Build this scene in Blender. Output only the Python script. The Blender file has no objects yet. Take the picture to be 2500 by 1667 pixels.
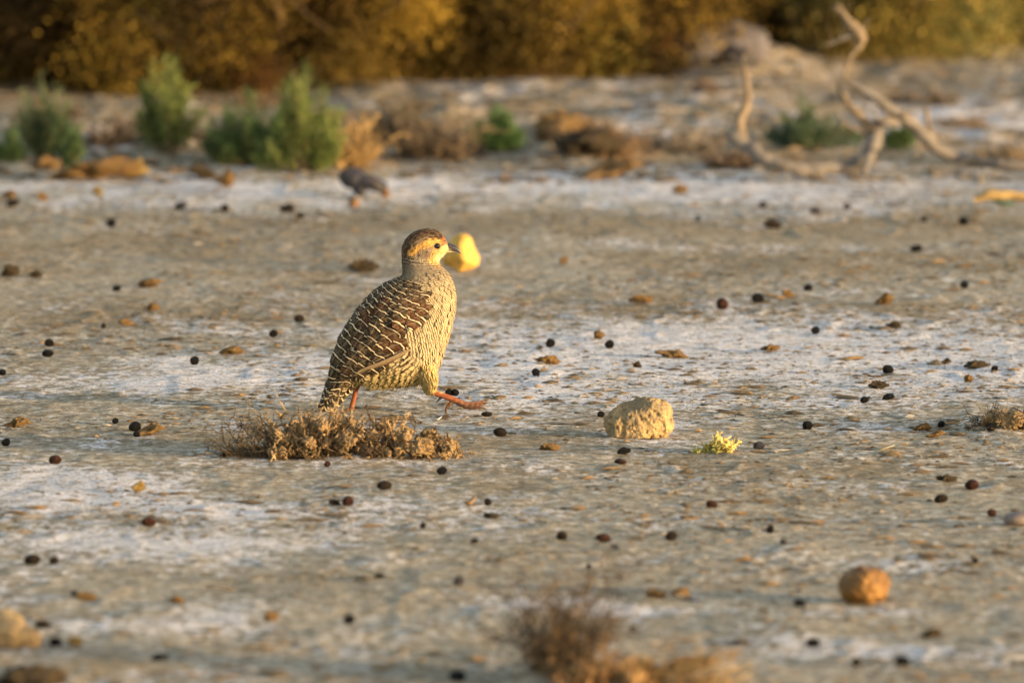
import bpy, math, random
import numpy as np
from mathutils import Vector, Matrix, Euler, noise as mnoise

# ------------------------------------------------------------------ camera, sky, sun, exposure
sc = bpy.context.scene
CAM_H, PITCH, FPX = 1.6, math.radians(5.11), 27778.0
cam_d = bpy.data.cameras.new("camera"); cam = bpy.data.objects.new("camera", cam_d)
sc.collection.objects.link(cam); sc.camera = cam
cam_d.lens = 400.0; cam_d.sensor_width = 36.0; cam_d.clip_start = 0.1; cam_d.clip_end = 5000
cam.location = (0, 0, CAM_H); cam.rotation_euler = (math.pi/2 - PITCH, 0, 0)
cam_d.dof.use_dof = True; cam_d.dof.focus_distance = 16.72; cam_d.dof.aperture_fstop = 7.0

SUN_EL, SUN_AZ = math.radians(5.0), math.radians(66)      # azimuth: from behind the camera towards the right
sun_v = Vector((math.sin(SUN_AZ)*math.cos(SUN_EL), -math.cos(SUN_AZ)*math.cos(SUN_EL), math.sin(SUN_EL)))
W = bpy.data.worlds.new("World"); sc.world = W; W.use_nodes = True
wn = W.node_tree.nodes; wl = W.node_tree.links
sky = wn.new("ShaderNodeTexSky"); sky.sky_type = 'NISHITA'; sky.sun_disc = False
sky.sun_elevation = SUN_EL; sky.sun_rotation = math.pi - SUN_AZ
sky.air_density = 1.0; sky.dust_density = 0.8; sky.ozone_density = 1.5
bg = wn["Background"]; bg.inputs[1].default_value = 0.15
tint = wn.new("ShaderNodeMix"); tint.data_type = 'RGBA'; tint.blend_type = 'MULTIPLY'; tint.inputs[0].default_value = 1.0
tint.inputs[7].default_value = (1.24, 1.0, 0.87, 1)      # the photograph's warm white balance
wl.new(sky.outputs[0], tint.inputs[6]); wl.new(tint.outputs[2], bg.inputs[0])
sd = bpy.data.lights.new("sun", 'SUN'); so = bpy.data.objects.new("sun", sd); sc.collection.objects.link(so)
sd.energy = 2.3; sd.angle = math.radians(0.6); sd.color = (1.0, 0.74, 0.40)
so.rotation_euler = sun_v.to_track_quat('Z', 'Y').to_euler()
sc.view_settings.view_transform = 'Standard'; sc.view_settings.look = 'None'
sc.view_settings.exposure = 2.2; sc.view_settings.gamma = 1.0

# ------------------------------------------------------------------ helpers
COL = sc.collection
rng = np.random.default_rng(7); random.seed(7)
Q = 2500/2352.0                                            # positions read off at 2352 px wide
fw = np.array((0, math.cos(PITCH), -math.sin(PITCH))); upv = np.array((0, math.sin(PITCH), math.cos(PITCH)))

def ray(px, py):
    return fw + np.array((1., 0, 0))*(px-1250)/FPX + upv*(833.5-py)/FPX
def at_depth(px, py, Y):
    d = ray(px, py); k = Y/d[1]
    return Vector((d[0]*k, Y, CAM_H + d[2]*k))

def _hash(ix, iy, seed):
    n = (ix.astype(np.int64)*374761393 + iy.astype(np.int64)*668265263 + seed*1442695041) & 0xffffffff
    n = ((n ^ (n >> 13))*1274126177) & 0xffffffff
    n = n ^ (n >> 16)
    return (n & 0xffff)/65535.0
def vn(x, y, seed=0):
    ix = np.floor(x); iy = np.floor(y); fx = x-ix; fy = y-iy
    fx = fx*fx*(3-2*fx); fy = fy*fy*(3-2*fy)
    a = _hash(ix, iy, seed); b = _hash(ix+1, iy, seed); c = _hash(ix, iy+1, seed); d = _hash(ix+1, iy+1, seed)
    return (a*(1-fx)+b*fx)*(1-fy) + (c*(1-fx)+d*fx)*fy - 0.5
def ss(e0, e1, x):
    t = np.clip((x-e0)/(e1-e0), 0, 1); return t*t*(3-2*t)

def flat_at(px, py):
    d = ray(px, py); k = -CAM_H/d[2]; return d[0]*k, d[1]*k
# low mounds of earth: px, py of the centre at 2352 scale, half width px, height px, depth in m
MOUNDS = [(1690, 150, 210, 34, .7), (1000, 300, 150, 30, .5), (1330, 330, 130, 34, .4), (230, 330, 160, 30, .4), (1600, 250, 200, 12, .5),
          (430, 350, 120, 35, .3), (1250, 215, 260, 14, .5), (800, 215, 220, 16, .5), (2300, 985, 95, 22, .12),
          (1380, 1570, 85, 34, .10), (860, 1040, 150, 16, .09), (1220, 1570, 60, 18, .08), (1610, 1540, 110, 14, .08), (80, 1575, 130, 22, .10), (40, 350, 110, 30, .3)]
MW = []
for (a_, b_, w_, h_, d_) in MOUNDS:
    x_, y_ = flat_at(a_*Q, b_*Q); s_ = y_/FPX
    MW.append((x_, y_, w_*Q*s_, h_*Q*s_, d_))
def height(x, y):
    x = np.asarray(x, float); y = np.asarray(y, float)
    far = ss(20.6, 22.6, y); near = ss(15.2, 13.6, y)
    h = 0.006*vn(x*1.7, y*1.1, 1) + 0.003*vn(x*6, y*4, 2) + 0.0022*vn(x*19, y*15, 3) + 0.0015*vn(x*48, y*40, 4) + .0007*vn(x*90, y*75, 14)
    k = np.abs(vn(x*11+7, y*9, 8))
    h = h + 0.004*ss(.12, .0, k)*(vn(x*3, y*3, 9)+.5)*.6
    h = h + far*(0.020*vn(x*2.4, y*1.9, 5) + 0.014*np.abs(vn(x*7, y*6, 6)) + 0.010*vn(x*17, y*14, 7))
    h = h + near*0.006*vn(x*9, y*8, 16)
    for (mx, my, mw, mh, md) in MW:
        g = np.exp(-(((x-mx)/mw)**2)*1.6 - ((y-my)/md)**2)
        h = h + g*mh*(1 + 0.9*vn(x*16, y*12, 11) + 0.6*vn(x*40, y*30, 12))
    return h
def hz(x, y): return float(height(np.array([x]), np.array([y]))[0])
def ground_at(px, py):
    d = ray(px, py); z = 0.0
    for _ in range(6):
        k = (z-CAM_H)/d[2]; z = 0.5*z + 0.5*hz(d[0]*k, d[1]*k)
    k = (z-CAM_H)/d[2]; x, y = d[0]*k, d[1]*k
    return Vector((x, y, hz(x, y)))
def gq(qx, qy): return ground_at(qx*Q, qy*Q)

def mesh_np(name, V, F, smooth=True, attrs=None, uv=None):
    """V (n,3); F (m,k) all faces with k corners"""
    V = np.asarray(V, np.float32); F = np.asarray(F, np.int32)
    me = bpy.data.meshes.new(name)
    me.vertices.add(len(V)); me.vertices.foreach_set("co", V.ravel())
    m, k = F.shape
    me.loops.add(m*k); me.loops.foreach_set("vertex_index", F.ravel())
    me.polygons.add(m); me.polygons.foreach_set("loop_start", np.arange(0, m*k, k, dtype=np.int32))
    me.polygons.foreach_set("use_smooth", np.full(m, smooth))
    me.update(calc_edges=True)
    if attrs:
        for an, av in attrs.items():
            av = np.asarray(av, np.float32)
            if av.ndim == 1:
                a = me.attributes.new(an, 'FLOAT', 'POINT'); a.data.foreach_set("value", av)
            else:
                a = me.attributes.new(an, 'FLOAT_COLOR', 'POINT')
                a.data.foreach_set("color", np.concatenate([av, np.ones((len(av), 1), np.float32)], 1).ravel())
    if uv is not None:
        u = me.uv_layers.new(name="uv"); u.data.foreach_set("uv", np.asarray(uv, np.float32)[F.ravel()].ravel())
    return me

def link(name, me, mat=None, parent=None, loc=None):
    o = bpy.data.objects.new(name, me); COL.objects.link(o)
    if mat: me.materials.append(mat)
    if parent: o.parent = parent
    if loc is not None: o.location = loc
    return o
def tag(o, label=None, cat=None, group=None, kind=None):
    if label: o["label"] = label
    if cat: o["category"] = cat
    if group: o["group"] = group
    if kind: o["kind"] = kind
    return o
def empty(name, loc):
    o = bpy.data.objects.new(name, None); COL.objects.link(o); o.location = loc; o.empty_display_size = .05
    return o

class Tubes:
    """collects tapered tubes; one mesh"""
    def __init__(s, sides=5): s.V = []; s.F = []; s.n = sides; s.C = []
    def add(s, pts, rad, col=None):
        pts = [Vector(p) for p in pts]; n = s.n; base = len(s.V)
        t0 = (pts[1]-pts[0]).normalized(); a = t0.orthogonal().normalized()
        for i, p in enumerate(pts):
            t = (pts[min(i+1, len(pts)-1)] - pts[max(i-1, 0)])
            t = t.normalized() if t.length > 1e-9 else t0
            a = (a - t*a.dot(t)); a = a.normalized() if a.length > 1e-6 else t.orthogonal().normalized()
            b = t.cross(a)
            for k in range(n):
                an = 2*math.pi*k/n
                s.V.append(p + (a*math.cos(an) + b*math.sin(an))*rad[i]); s.C.append(col or (1, 1, 1))
        for i in range(len(pts)-1):
            for k in range(n):
                k2 = (k+1) % n
                s.F.append((base+i*n+k, base+i*n+k2, base+(i+1)*n+k2, base+(i+1)*n+k))
        if n >= 4:
            for st in (base, base+(len(pts)-1)*n):
                for k in range(1, n-2, 2):
                    s.F.append((st, st+k, st+k+1, st+(k+2 if k+2 < n else k+1)) if k+2 < n else (st, st+k, st+k+1, st+k+1))
    def mesh(s, name, smooth=True):
        F = [f for f in s.F if len(set(f)) == 4]
        return mesh_np(name, np.array([tuple(v) for v in s.V]), np.array(F), smooth, {"col": np.array(s.C)})

def wander(p, d, length, n, jit, droop=0.0):
    pts = [Vector(p)]; d = Vector(d).normalized()
    for i in range(n):
        d = (d + Vector((random.gauss(0, jit), random.gauss(0, jit), random.gauss(0, jit)-droop))).normalized()
        pts.append(pts[-1] + d*length/n)
    return pts, d

# node helper ------------------------------------------------------
class NT:
    def __init__(s, name, rough=0.9, spec=0.2):
        s.m = bpy.data.materials.new(name); s.m.use_nodes = True; s.t = s.m.node_tree; s.N = s.t.nodes; s.L = s.t.links
        s.b = s.N["Principled BSDF"]; s.b.inputs["Roughness"].default_value = rough
        s.b.inputs["Specular IOR Level"].default_value = spec
        s.tc = s.N.new("ShaderNodeTexCoord")
    def put(s, sock, v):
        if hasattr(v, "is_output") or isinstance(v, bpy.types.NodeSocket): s.L.new(v, sock)
        elif isinstance(v, (tuple, list)) and len(v) == 3 and sock.type == 'RGBA': sock.default_value = (*v, 1)
        else: sock.default_value = v
    def m2(s, op, a, b=0.0, c=None, clamp=False):
        n = s.N.new("ShaderNodeMath"); n.operation = op; n.use_clamp = clamp
        s.put(n.inputs[0], a); s.put(n.inputs[1], b)
        if c is not None: s.put(n.inputs[2], c)
        return n.outputs[0]
    def noise(s, scale, detail=4, rough=.6, vec=None, dist=0.0, out=0):
        n = s.N.new("ShaderNodeTexNoise"); n.inputs["Scale"].default_value = scale; n.inputs["Detail"].default_value = detail
        n.inputs["Roughness"].default_value = rough; n.inputs["Distortion"].default_value = dist
        s.L.new(vec if vec is not None else s.tc.outputs["Object"], n.inputs["Vector"]); return n.outputs[out]
    def mp(s, sx, sy, sz, vec=None):
        n = s.N.new("ShaderNodeMapping"); n.inputs["Scale"].default_value = (sx, sy, sz)
        s.L.new(vec if vec is not None else s.tc.outputs["Object"], n.inputs[0]); return n.outputs[0]
    def ramp(s, v, lo, hi):
        n = s.N.new("ShaderNodeMapRange"); n.interpolation_type = 'SMOOTHSTEP'
        s.put(n.inputs[0], v); n.inputs[1].default_value = lo; n.inputs[2].default_value = hi; return n.outputs[0]
    def mix(s, f, a, b, mode='MIX'):
        n = s.N.new("ShaderNodeMix"); n.data_type = 'RGBA'; n.blend_type = mode
        s.put(n.inputs[0], f); s.put(n.inputs[6], a); s.put(n.inputs[7], b); return n.outputs[2]
    def attr(s, name, fac=False):
        n = s.N.new("ShaderNodeAttribute"); n.attribute_name = name; return n.outputs["Fac" if fac else "Color"]
    def uvs(s):
        n = s.N.new("ShaderNodeSeparateXYZ"); u = s.N.new("ShaderNodeUVMap"); u.uv_map = "uv"; s.L.new(u.outputs[0], n.inputs[0])
        return n.outputs[0], n.outputs[1]
    def bump(s, h, dist=.002, strength=1.0):
        n = s.N.new("ShaderNodeBump"); n.inputs["Distance"].default_value = dist; n.inputs["Strength"].default_value = strength
        s.put(n.inputs["Height"], h); s.L.new(n.outputs[0], s.b.inputs["Normal"])
    def out(s, c): s.put(s.b.inputs["Base Color"], c); return s.m

def rocky(name, c1, c2, c3, sc1=30, bumpd=.002, rough=.9, fine=220):
    n = NT(name, rough, .25)
    a = n.noise(sc1, 6, .65); b = n.noise(fine, 4, .7)
    c = n.mix(n.ramp(a, .38, .62), c1, c2); c = n.mix(n.m2('MULTIPLY', n.ramp(b, .5, .72), .7), c, c3)
    n.bump(n.m2('ADD', n.m2('MULTIPLY', a, 1.5), b), bumpd)
    return n.out(c)
def attr_mat(name, rough=.85, transl=0.0, nscale=60, spec=.15, var=.35):
    n = NT(name, rough, spec)
    v = n.noise(nscale, 3, .6); c = n.mix(var, n.attr("col"), n.mix(n.ramp(v, .3, .7), (.25, .22, .2), (1.0, 1.0, 1.0)), 'MULTIPLY')
    if transl:
        tr = n.N.new("ShaderNodeBsdfTranslucent"); mx = n.N.new("ShaderNodeMixShader"); mx.inputs[0].default_value = transl
        n.L.new(c, tr.inputs[0]); n.L.new(n.b.outputs[0], mx.inputs[1]); n.L.new(tr.outputs[0], mx.inputs[2])
        n.L.new(mx.outputs[0], n.N["Material Output"].inputs[0])
    return n.out(c)

_tmp = 0
def hull(pts):
    import bmesh
    bm = bmesh.new()
    for p in pts: bm.verts.new(p)
    r = bmesh.ops.convex_hull(bm, input=bm.verts)
    bmesh.ops.delete(bm, geom=[v for v in bm.verts if not v.link_faces], context='VERTS')
    me = bpy.data.meshes.new("hull"); bm.to_mesh(me); bm.free(); return me
def blob(ells, voxel, amps=(), seed=0, smooth_it=2, tubes=None):
    """union of ellipsoids (centre, radii[, rotY]) and tubes, voxel remeshed, then displaced with 3D noise"""
    import bmesh
    bm = bmesh.new()
    for e in (ells if not isinstance(ells[0], bpy.types.Mesh) else ()):
        c, r = e[0], e[1]; M = Matrix.Translation(c)
        if len(e) > 2: M = M @ Matrix.Rotation(e[2], 4, 'Y')
        M = M @ Matrix.Diagonal((*r, 1)); bmesh.ops.create_icosphere(bm, subdivisions=4, radius=1, matrix=M)
    if ells and isinstance(ells[0], bpy.types.Mesh):
        bm.from_mesh(ells[0])
    me = bpy.data.meshes.new("tmp"); bm.to_mesh(me); bm.free()
    o = bpy.data.objects.new("tmp", me); COL.objects.link(o)
    r = o.modifiers.new("r", 'REMESH'); r.mode = 'VOXEL'; r.voxel_size = voxel; r.use_smooth_shade = True
    if smooth_it:
        sm = o.modifiers.new("s", 'SMOOTH'); sm.iterations = smooth_it; sm.factor = .5
    dg = bpy.context.evaluated_depsgraph_get(); res = bpy.data.meshes.new_from_object(o.evaluated_get(dg))
    bpy.data.objects.remove(o); bpy.data.meshes.remove(me)
    if amps:
        off = Vector((seed*3.1, seed*1.7, seed*.9))
        nr = [v.normal.copy() for v in res.vertices]
        for v, n_ in zip(res.vertices, nr):
            d = 0
            for (sc_, am, kind) in amps:
                q = mnoise.noise(v.co*sc_ + off)
                d += am*(q if kind == 0 else (abs(q)*2-.5 if kind == 1 else (-max(0, q-.15)*2.5)))
            v.co += n_*d
    for p in res.polygons: p.use_smooth = True
    return res
# ------------------------------------------------------------------ ground
def axis(lo, hi, step, a, b, grow=1.22):
    c = list(np.arange(lo, hi+1e-6, step)); s = step; v = hi
    while v < b: s *= grow; v += s; c.append(v)
    s = step; v = lo; pre = []
    while v > a: s *= grow; v -= s; pre.append(v)
    return np.array(pre[::-1] + c)
gx = axis(-1.35, 1.35, .0065, -1500, 1500); gy = axis(12.6, 27.5, .017, -400, 3000)
GX, GY = np.meshgrid(gx, gy); nx, ny = len(gx), len(gy)
GZ = height(GX, GY)*ss(-300, -100, GY*0)
idx = np.arange(nx*ny).reshape(ny, nx)
F = np.stack([idx[:-1, :-1], idx[:-1, 1:], idx[1:, 1:], idx[1:, :-1]], -1).reshape(-1, 4)
# salt crust patches: centre px, half sizes px (2352 scale), weight
SALT = [(1700, 790, 620, 60, .75), (2150, 860, 420, 60, .5), (1250, 860, 330, 50, .45), (620, 850, 330, 40, .45), (300, 870, 260, 22, .45),
        (150, 1130, 260, 50, .85), (480, 1165, 300, 30, .5), (1000, 1180, 260, 30, .3), (1180, 430, 1400, 45, .58), (300, 470, 400, 40, .3), (1800, 470, 500, 45, .3),
        (1400, 525, 1300, 20, -.1), (2200, 270, 250, 50, .6), (1500, 300, 120, 45, .4), (240, 350, 90, 22, .7), (1270, 1405, 110, 16, .8), (1430, 1405, 80, 16, .7),
        (500, 1450, 480, 30, .35), (2000, 1500, 480, 40, .45), (600, 1240, 500, 40, .2), (300, 1260, 330, 50, .3), (2000, 1290, 450, 50, .2), (1900, 1400, 600, 16, .35),
        (2250, 1000, 300, 30, .15), (1700, 560, 500, 12, .35), (600, 750, 300, 20, .15), (1600, 30, 200, 60, .3), (1720, 60, 90, 30, .5), (1800, 930, 500, 25, .3), (1300, 925, 300, 30, .3), (1600, 995, 200, 14, .3)]
BROWN = [(1180, 520, 1500, 38, .8), (1800, 600, 700, 40, .7), (400, 600, 600, 45, .6), (1500, 715, 900, 22, 1.0), (200, 740, 400, 28, .7), (800, 1000, 800, 40, .35),
         (1180, 240, 1500, 110, 1.2), (900, 350, 1500, 45, .5), (1900, 1080, 700, 60, .3), (150, 1545, 300, 40, .6), (1000, 1080, 900, 40, .3), (1500, 1320, 700, 40, .25), (1000, 700, 800, 30, .35)]
def patches(L, x, y, seed):
    a = np.zeros_like(x)
    wx = x + .10*vn(x*5, y*1.2, seed) + .05*vn(x*17, y*5, seed+1); wy = y + .30*vn(x*3, y*1.4, seed+2) + .12*vn(x*11, y*4, seed+3)
    for (a_, b_, w_, h_, k_) in L:
        cx, cy = flat_at(a_*Q, b_*Q); rx = w_*Q*cy/FPX; ry = h_*Q*cy*cy/(FPX*CAM_H)
        a = a + k_*np.exp(-((wx-cx)/rx)**2*1.1 - ((wy-cy)/ry)**2*1.1)
    return a
nearmask = (ss(9, 12, GY)*ss(60, 30, GY)*ss(8, 3, np.abs(GX)))
salt = patches(SALT, GX, GY, 20)*nearmask + .35*vn(GX*.9, GY*.5, 30); brown = patches(BROWN, GX, GY, 40)*nearmask + .3*vn(GX*1.3, GY*.4, 31)
me = mesh_np("ground", np.stack([GX, GY, GZ], -1).reshape(-1, 3), F, True, {"salt": salt.ravel(), "brown": brown.ravel()})
n = NT("salty_mud", .92, .15)
wv = n.mp(1, .55, 1)
n1 = n.noise(7, 6, .62, wv); n2 = n.noise(55, 6, .7, wv); n3 = n.noise(420, 4, .75); n4 = n.noise(22, 5, .68, wv, .6); n5 = n.noise(140, 5, .7, wv, .8)
mud = n.mix(n.ramp(n2, .40, .60), (.235, .195, .135), (.48, .41, .30))
mud = n.mix(n.m2('MULTIPLY', n.ramp(n3, .52, .72), .35), mud, (.64, .58, .50))
bfac = n.m2('ADD', n.attr("brown", True), n.m2('ADD', n.m2('MULTIPLY', n.m2('SUBTRACT', n4, .5), 1.7), n.m2('MULTIPLY', n.m2('SUBTRACT', n.noise(5.2, 5, .6, n.mp(.8, .5, 1)), .5), 2.6)))
mud = n.mix(n.m2('MULTIPLY', n.ramp(bfac, .0, .6), .85), mud, n.mix(n.ramp(n2, .35, .65), (.175, .125, .068), (.34, .26, .155)))
rdg = n.m2('ABSOLUTE', n.m2('SUBTRACT', n.noise(34, 5, .6, None, 1.2), .5)); rdg2 = n.m2('ABSOLUTE', n.m2('SUBTRACT', n.noise(85, 4, .6, None, 1.0), .5))
thread = n.m2('MAXIMUM', n.ramp(rdg, .022, .004), n.ramp(rdg2, .03, .006))
crumb = n.ramp(n5, .60, .68)
mud = n.mix(n.m2('MULTIPLY', crumb, .6), mud, (.19, .14, .07))
sf = n.m2('ADD', n.attr("salt", True), n.m2('MULTIPLY', n.m2('SUBTRACT', n1, .5), 1.6))
sf = n.m2('ADD', sf, n.m2('MULTIPLY', n.m2('SUBTRACT', n2, .5), 2.2))
sf = n.m2('ADD', sf, n.m2('MULTIPLY', n.m2('SUBTRACT', n3, .5), 1.4))
saltf = n.ramp(sf, .16, .46)
c = n.mix(n.m2('MULTIPLY', saltf, .80), mud, n.mix(n.ramp(n5, .35, .6), (.92, .88, .90), (.70, .66, .64)))
c = n.mix(n.m2('MULTIPLY', thread, .62), c, (.17, .135, .085))
hh = n.m2('ADD', n.m2('MULTIPLY', n2, 1.0), n.m2('ADD', n.m2('MULTIPLY', n5, .8), n.m2('MULTIPLY', n3, .35)))
n.bump(hh, .0026, 1.0)
ground = tag(link("ground", me, n.out(c)), kind="structure")
ground["label"] = "grey brown dried mud flat with pale salt crust patches"

# loose crumbs of soil and bits of straw, far too many to count
def scatter_xy(N, y0=12.9, y1=27):
    y = y0 + (y1-y0)*rng.random(N)**1.15; x = (rng.random(N)*2-1)*(y*.047+.12); return x, y
def crumbs(name, N, smin, smax, pw, cols, mat, label, flat=.4, clump=0.0, y0=12.9, y1=27):
    x, y = scatter_xy(N, y0, y1)
    if clump:
        keep = (vn(x*3.1, y*1.5, 51)+vn(x*9, y*4, 52)*.7 + rng.random(N)*.5) > clump; x = x[keep]; y = y[keep]; N = len(x)
    s = smin + (smax-smin)*rng.random(N)**pw
    z = height(x, y)
    base = np.array([(1, 0, 0), (.3, .95, 0), (-.8, .6, 0), (-.8, -.6, 0), (.3, -.95, 0), (.1, .1, 1.0), (-.1, .05, -.6)], float)
    B = base[None]*(.7+.6*rng.random((N, 7, 1)))
    a = rng.random(N)*6.28; ca, sa = np.cos(a), np.sin(a)
    el = 1 + rng.random(N)*1.0
    X = B[..., 0]*el[:, None]; Y = B[..., 1]
    V = np.stack([(X*ca[:, None]-Y*sa[:, None])*s[:, None]+x[:, None], (X*sa[:, None]+Y*ca[:, None])*s[:, None]+y[:, None],
                  B[..., 2]*s[:, None]*flat + z[:, None] + s[:, None]*.12], -1).reshape(-1, 3)
    f = []
    for k in range(5):
        k2 = (k+1) % 5; f += [(k, k2, 5), (k2, k, 6)]
    Fa = (np.array(f)[None] + (np.arange(N)*7)[:, None, None]).reshape(-1, 3)
    cols = np.array(cols, float); c = cols[rng.integers(0, len(cols), N)]*(.7+.6*rng.random((N, 1)))
    me = mesh_np(name, V, Fa, False, {"col": np.repeat(c, 7, 0)})
    o = link(name, me, mat); return tag(o, label, "soil", kind="stuff")
M_crumb = attr_mat("soil_crumb", .95, 0, 300)
crumbs("soil_crumbs", 38000, .0012, .0065, 3.4, [(.22, .16, .09), (.28, .19, .10), (.13, .10, .055), (.34, .29, .22), (.10, .075, .045)], M_crumb, "fine soil crumbs strewn over the mud", clump=.25)
crumbs("soil_flakes", 9000, .003, .015, 3.2, [(.32, .19, .08), (.24, .16, .08), (.34, .30, .24), (.13, .09, .05)], M_crumb, "thin curled flakes of dried mud crust", flat=.22, clump=.35)
crumbs("gravel", 3500, .004, .018, 2.6, [(.22, .16, .09), (.16, .11, .065), (.26, .22, .17), (.11, .08, .05)], M_crumb, "small stones and clods on the rough bank", y0=21.2, y1=28)
def litter(name, N, lmin, lmax, w, cols, mat, label, clump, y0=12.9, y1=24):
    x, y = scatter_xy(N, y0, y1)
    keep = (vn(x*2.3, y*1.1, 61)+vn(x*8, y*4, 62)*.6 + rng.random(N)*.6) > clump; x = x[keep]; y = y[keep]; N = len(x)
    L = lmin+(lmax-lmin)*rng.random(N)**3; a = rng.random(N)*6.28; d = np.stack([np.cos(a), np.sin(a), (rng.random(N)-.4)*.07], -1)
    z = height(x, y)+.0006; P = np.stack([x, y, z], -1); side = np.stack([-d[:, 1], d[:, 0], 0*x], -1)*w*(.5+rng.random((N, 1)))
    A = P-d*L[:, None]/2; B = P+d*L[:, None]/2; U = np.array((0, 0, 1.))*w*.5
    V = np.stack([A-side, A+side, A+U, B-side*.6, B+side*.6, B+U*.7], 1).reshape(-1, 3)
    f = np.array([(0, 3, 5, 2), (1, 2, 5, 4)]); Fa = (f[None]+(np.arange(N)*6)[:, None, None]).reshape(-1, 4)
    cols = np.array(cols); c = cols[rng.integers(0, len(cols), N)]*(.7+.6*rng.random((N, 1)))
    return tag(link(name, mesh_np(name, V, Fa, False, {"col": np.repeat(c, 6, 0)}), mat), label, "litter", kind="stuff")
M_litter = attr_mat("dry_straw", .8, 0, 200)
litter("straw_litter", 80000, .004, .030, .0007, [(.24, .19, .11), (.18, .135, .075), (.10, .075, .045), (.34, .29, .20), (.10, .09, .04), (.07, .055, .035)], M_litter, "fine bits of straw and root on the mud", .18)

# ------------------------------------------------------------------ stones
def top_px(w_px, Y): return w_px*Y/FPX
M_tan = rocky("porous_limestone", (.22, .17, .10), (.42, .29, .135), (.11, .08, .045), 26, .004, .95, 150)
M_yel = rocky("smooth_yellow_stone", (.46, .28, .06), (.56, .35, .08), (.28, .16, .035), 22, .0006, .7, 90)
M_org = rocky("ochre_pebble", (.12, .062, .020), (.23, .118, .030), (.06, .032, .012), 25, .0012, .62, 60)
M_gry = rocky("grey_pebble", (.16, .13, .12), (.22, .18, .15), (.10, .08, .08), 30, .001, .8)
M_dark = rocky("dark_stone", (.020, .022, .035), (.045, .04, .04), (.012, .012, .018), 30, .001, .7)
M_lump = rocky("weathered_lump", (.25, .20, .12), (.36, .26, .13), (.15, .10, .05), 24, .003, .95)
def stone(name, px, py, ells, unit_px, mat, label, cat, voxel_px, amps, seed, depth=0, sink=0.0, smooth=5):
    """ells given in px units relative to the base centre (x right, z up, y away)"""
    p = ground_at(px, py); s = p.y/FPX
    E = [hull([Vector((e[0], e[2], e[1]))*s for e in ells])] if len(ells[0]) == 3 else [(Vector((e[0], e[2], e[1]))*s, (e[3]*s, e[5]*s, e[4]*s)) + ((e[6],) if len(e) > 6 else ()) for e in ells]
    me = blob(E, voxel_px*s, [(f/s, a*s, k) for (f, a, k) in amps], seed, smooth)
    o = link(name, me, mat, loc=p + Vector((0, 0, -sink*s))); tag(o, label, cat); return o
# porous tan stone: box 1476..1646 x 969..1070 in photo px
stone("rock", 1562, 1066, [(-88, 30, 0), (-86, 46, 8), (-76, 66, 10), (-40, 84, 20), (-4, 97, 26), (14, 101, 4), (34, 101, 0), (56, 96, 4), (74, 80, 0), (84, 58, 4), (86, 38, 0), (78, 12, 0), (60, -6, 0),
   (-70, -4, 0), (-84, 12, 0), (8, 66, -46), (-2, 40, -52), (-60, 44, -40), (-64, 8, -40), (0, -6, -48), (60, 70, -40), (66, 20, -42), (30, 90, -30), (-30, 62, -36), (20, 90, 50), (-50, 50, 60), (70, 40, 50), (0, 0, 60)], 1, M_tan,
      "chunky porous tan stone with a hole near its top, right of the bird", "rock", 1.6, [(1/30, 6, 0), (1/15, 2.5, 0), (1/7, 1.6, 0), (1/12, 4.0, 2), (1/3.5, 1.1, 0)], 3, sink=3, smooth=8)
stone("stone", 1122, 662, [(-44, 22, 0), (-38, 36, -20), (-32, 62, 0), (-20, 84, 0), (-4, 92, 0), (14, 92, 0), (30, 82, 0), (40, 60, 0), (49, 34, 0), (46, 14, 0), (28, 1, 0), (0, -2, -14), (-28, 10, 10), (0, 70, -30), (10, 30, -40), (24, 24, -34), (-14, 36, -32), (6, 80, 30), (0, 20, 40), (30, 40, 30)], 1, M_yel,
      "smooth bright yellow stone behind the bird's beak", "stone", 1.6, [(1/30, 4, 0)], 8, smooth=70)
stone("stone", 2105, 1470, [(0, 45, 0, 66, 46, 60), (16, 40, 0, 48, 42, 46), (-18, 38, 0, 46, 38, 46)], 1, M_org,
      "rounded glossy ochre stone standing alone at lower right", "stone", 2, [(1/50, 12, 0), (1/24, 5, 1), (1/9, 1.6, 0)], 5, sink=4, smooth=3)
stone("stone", 2494, 1283, [(0, 18, 0, 44, 20, 34), (-20, 14, 0, 24, 15, 26)], 1, M_gry,
      "smooth grey brown stone cut by the right edge of the photo", "stone", 1.6, [(1/40, 3, 0)], 6, sink=1)
stone("stone", 882, 480, [(-24, 46, 0, 32, 26, 24), (22, 34, 0, 46, 19, 24, .3), (-4, 20, 0, 20, 18, 16)], 1, M_dark,
      "dark slate coloured stone tilted on the pale crust behind the bird", "stone", 1.8, [(1/30, 4, 0)], 7)
M_rust = rocky("rusty_clod", (.12, .07, .035), (.18, .10, .05), (.06, .04, .02), 40, .002)
stone("clod", 862, 506, [(2, 9, 0, 14, 16, 12)], 1, M_rust, "small brown clod under the tilted dark stone", "clod", 1.2, [(1/12, 3, 0)], 17)
stone("clod", 940, 482, [(0, 12, 0, 13, 14, 12)], 1, M_rust, "pale orange clod at the right end of the dark stone", "clod", 1.2, [(1/12, 3, 0)], 18)
stone("rock", 22, 1578, [(-8, 44, 0, 50, 48, 46), (30, 26, 0, 44, 34, 38), (-10, 20, 0, 74, 26, 46), (62, 18, 0, 22, 20, 22)], 1, M_lump,
      "blurred buff rock at the lower left edge of the photo", "rock", 2.2, [(1/34, 9, 0), (1/15, 4, 1)], 9, sink=3)
M_lav = rocky("lavender_grey_stone", (.085, .08, .088), (.13, .12, .128), (.045, .04, .045), 16, .002, .95)
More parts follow.
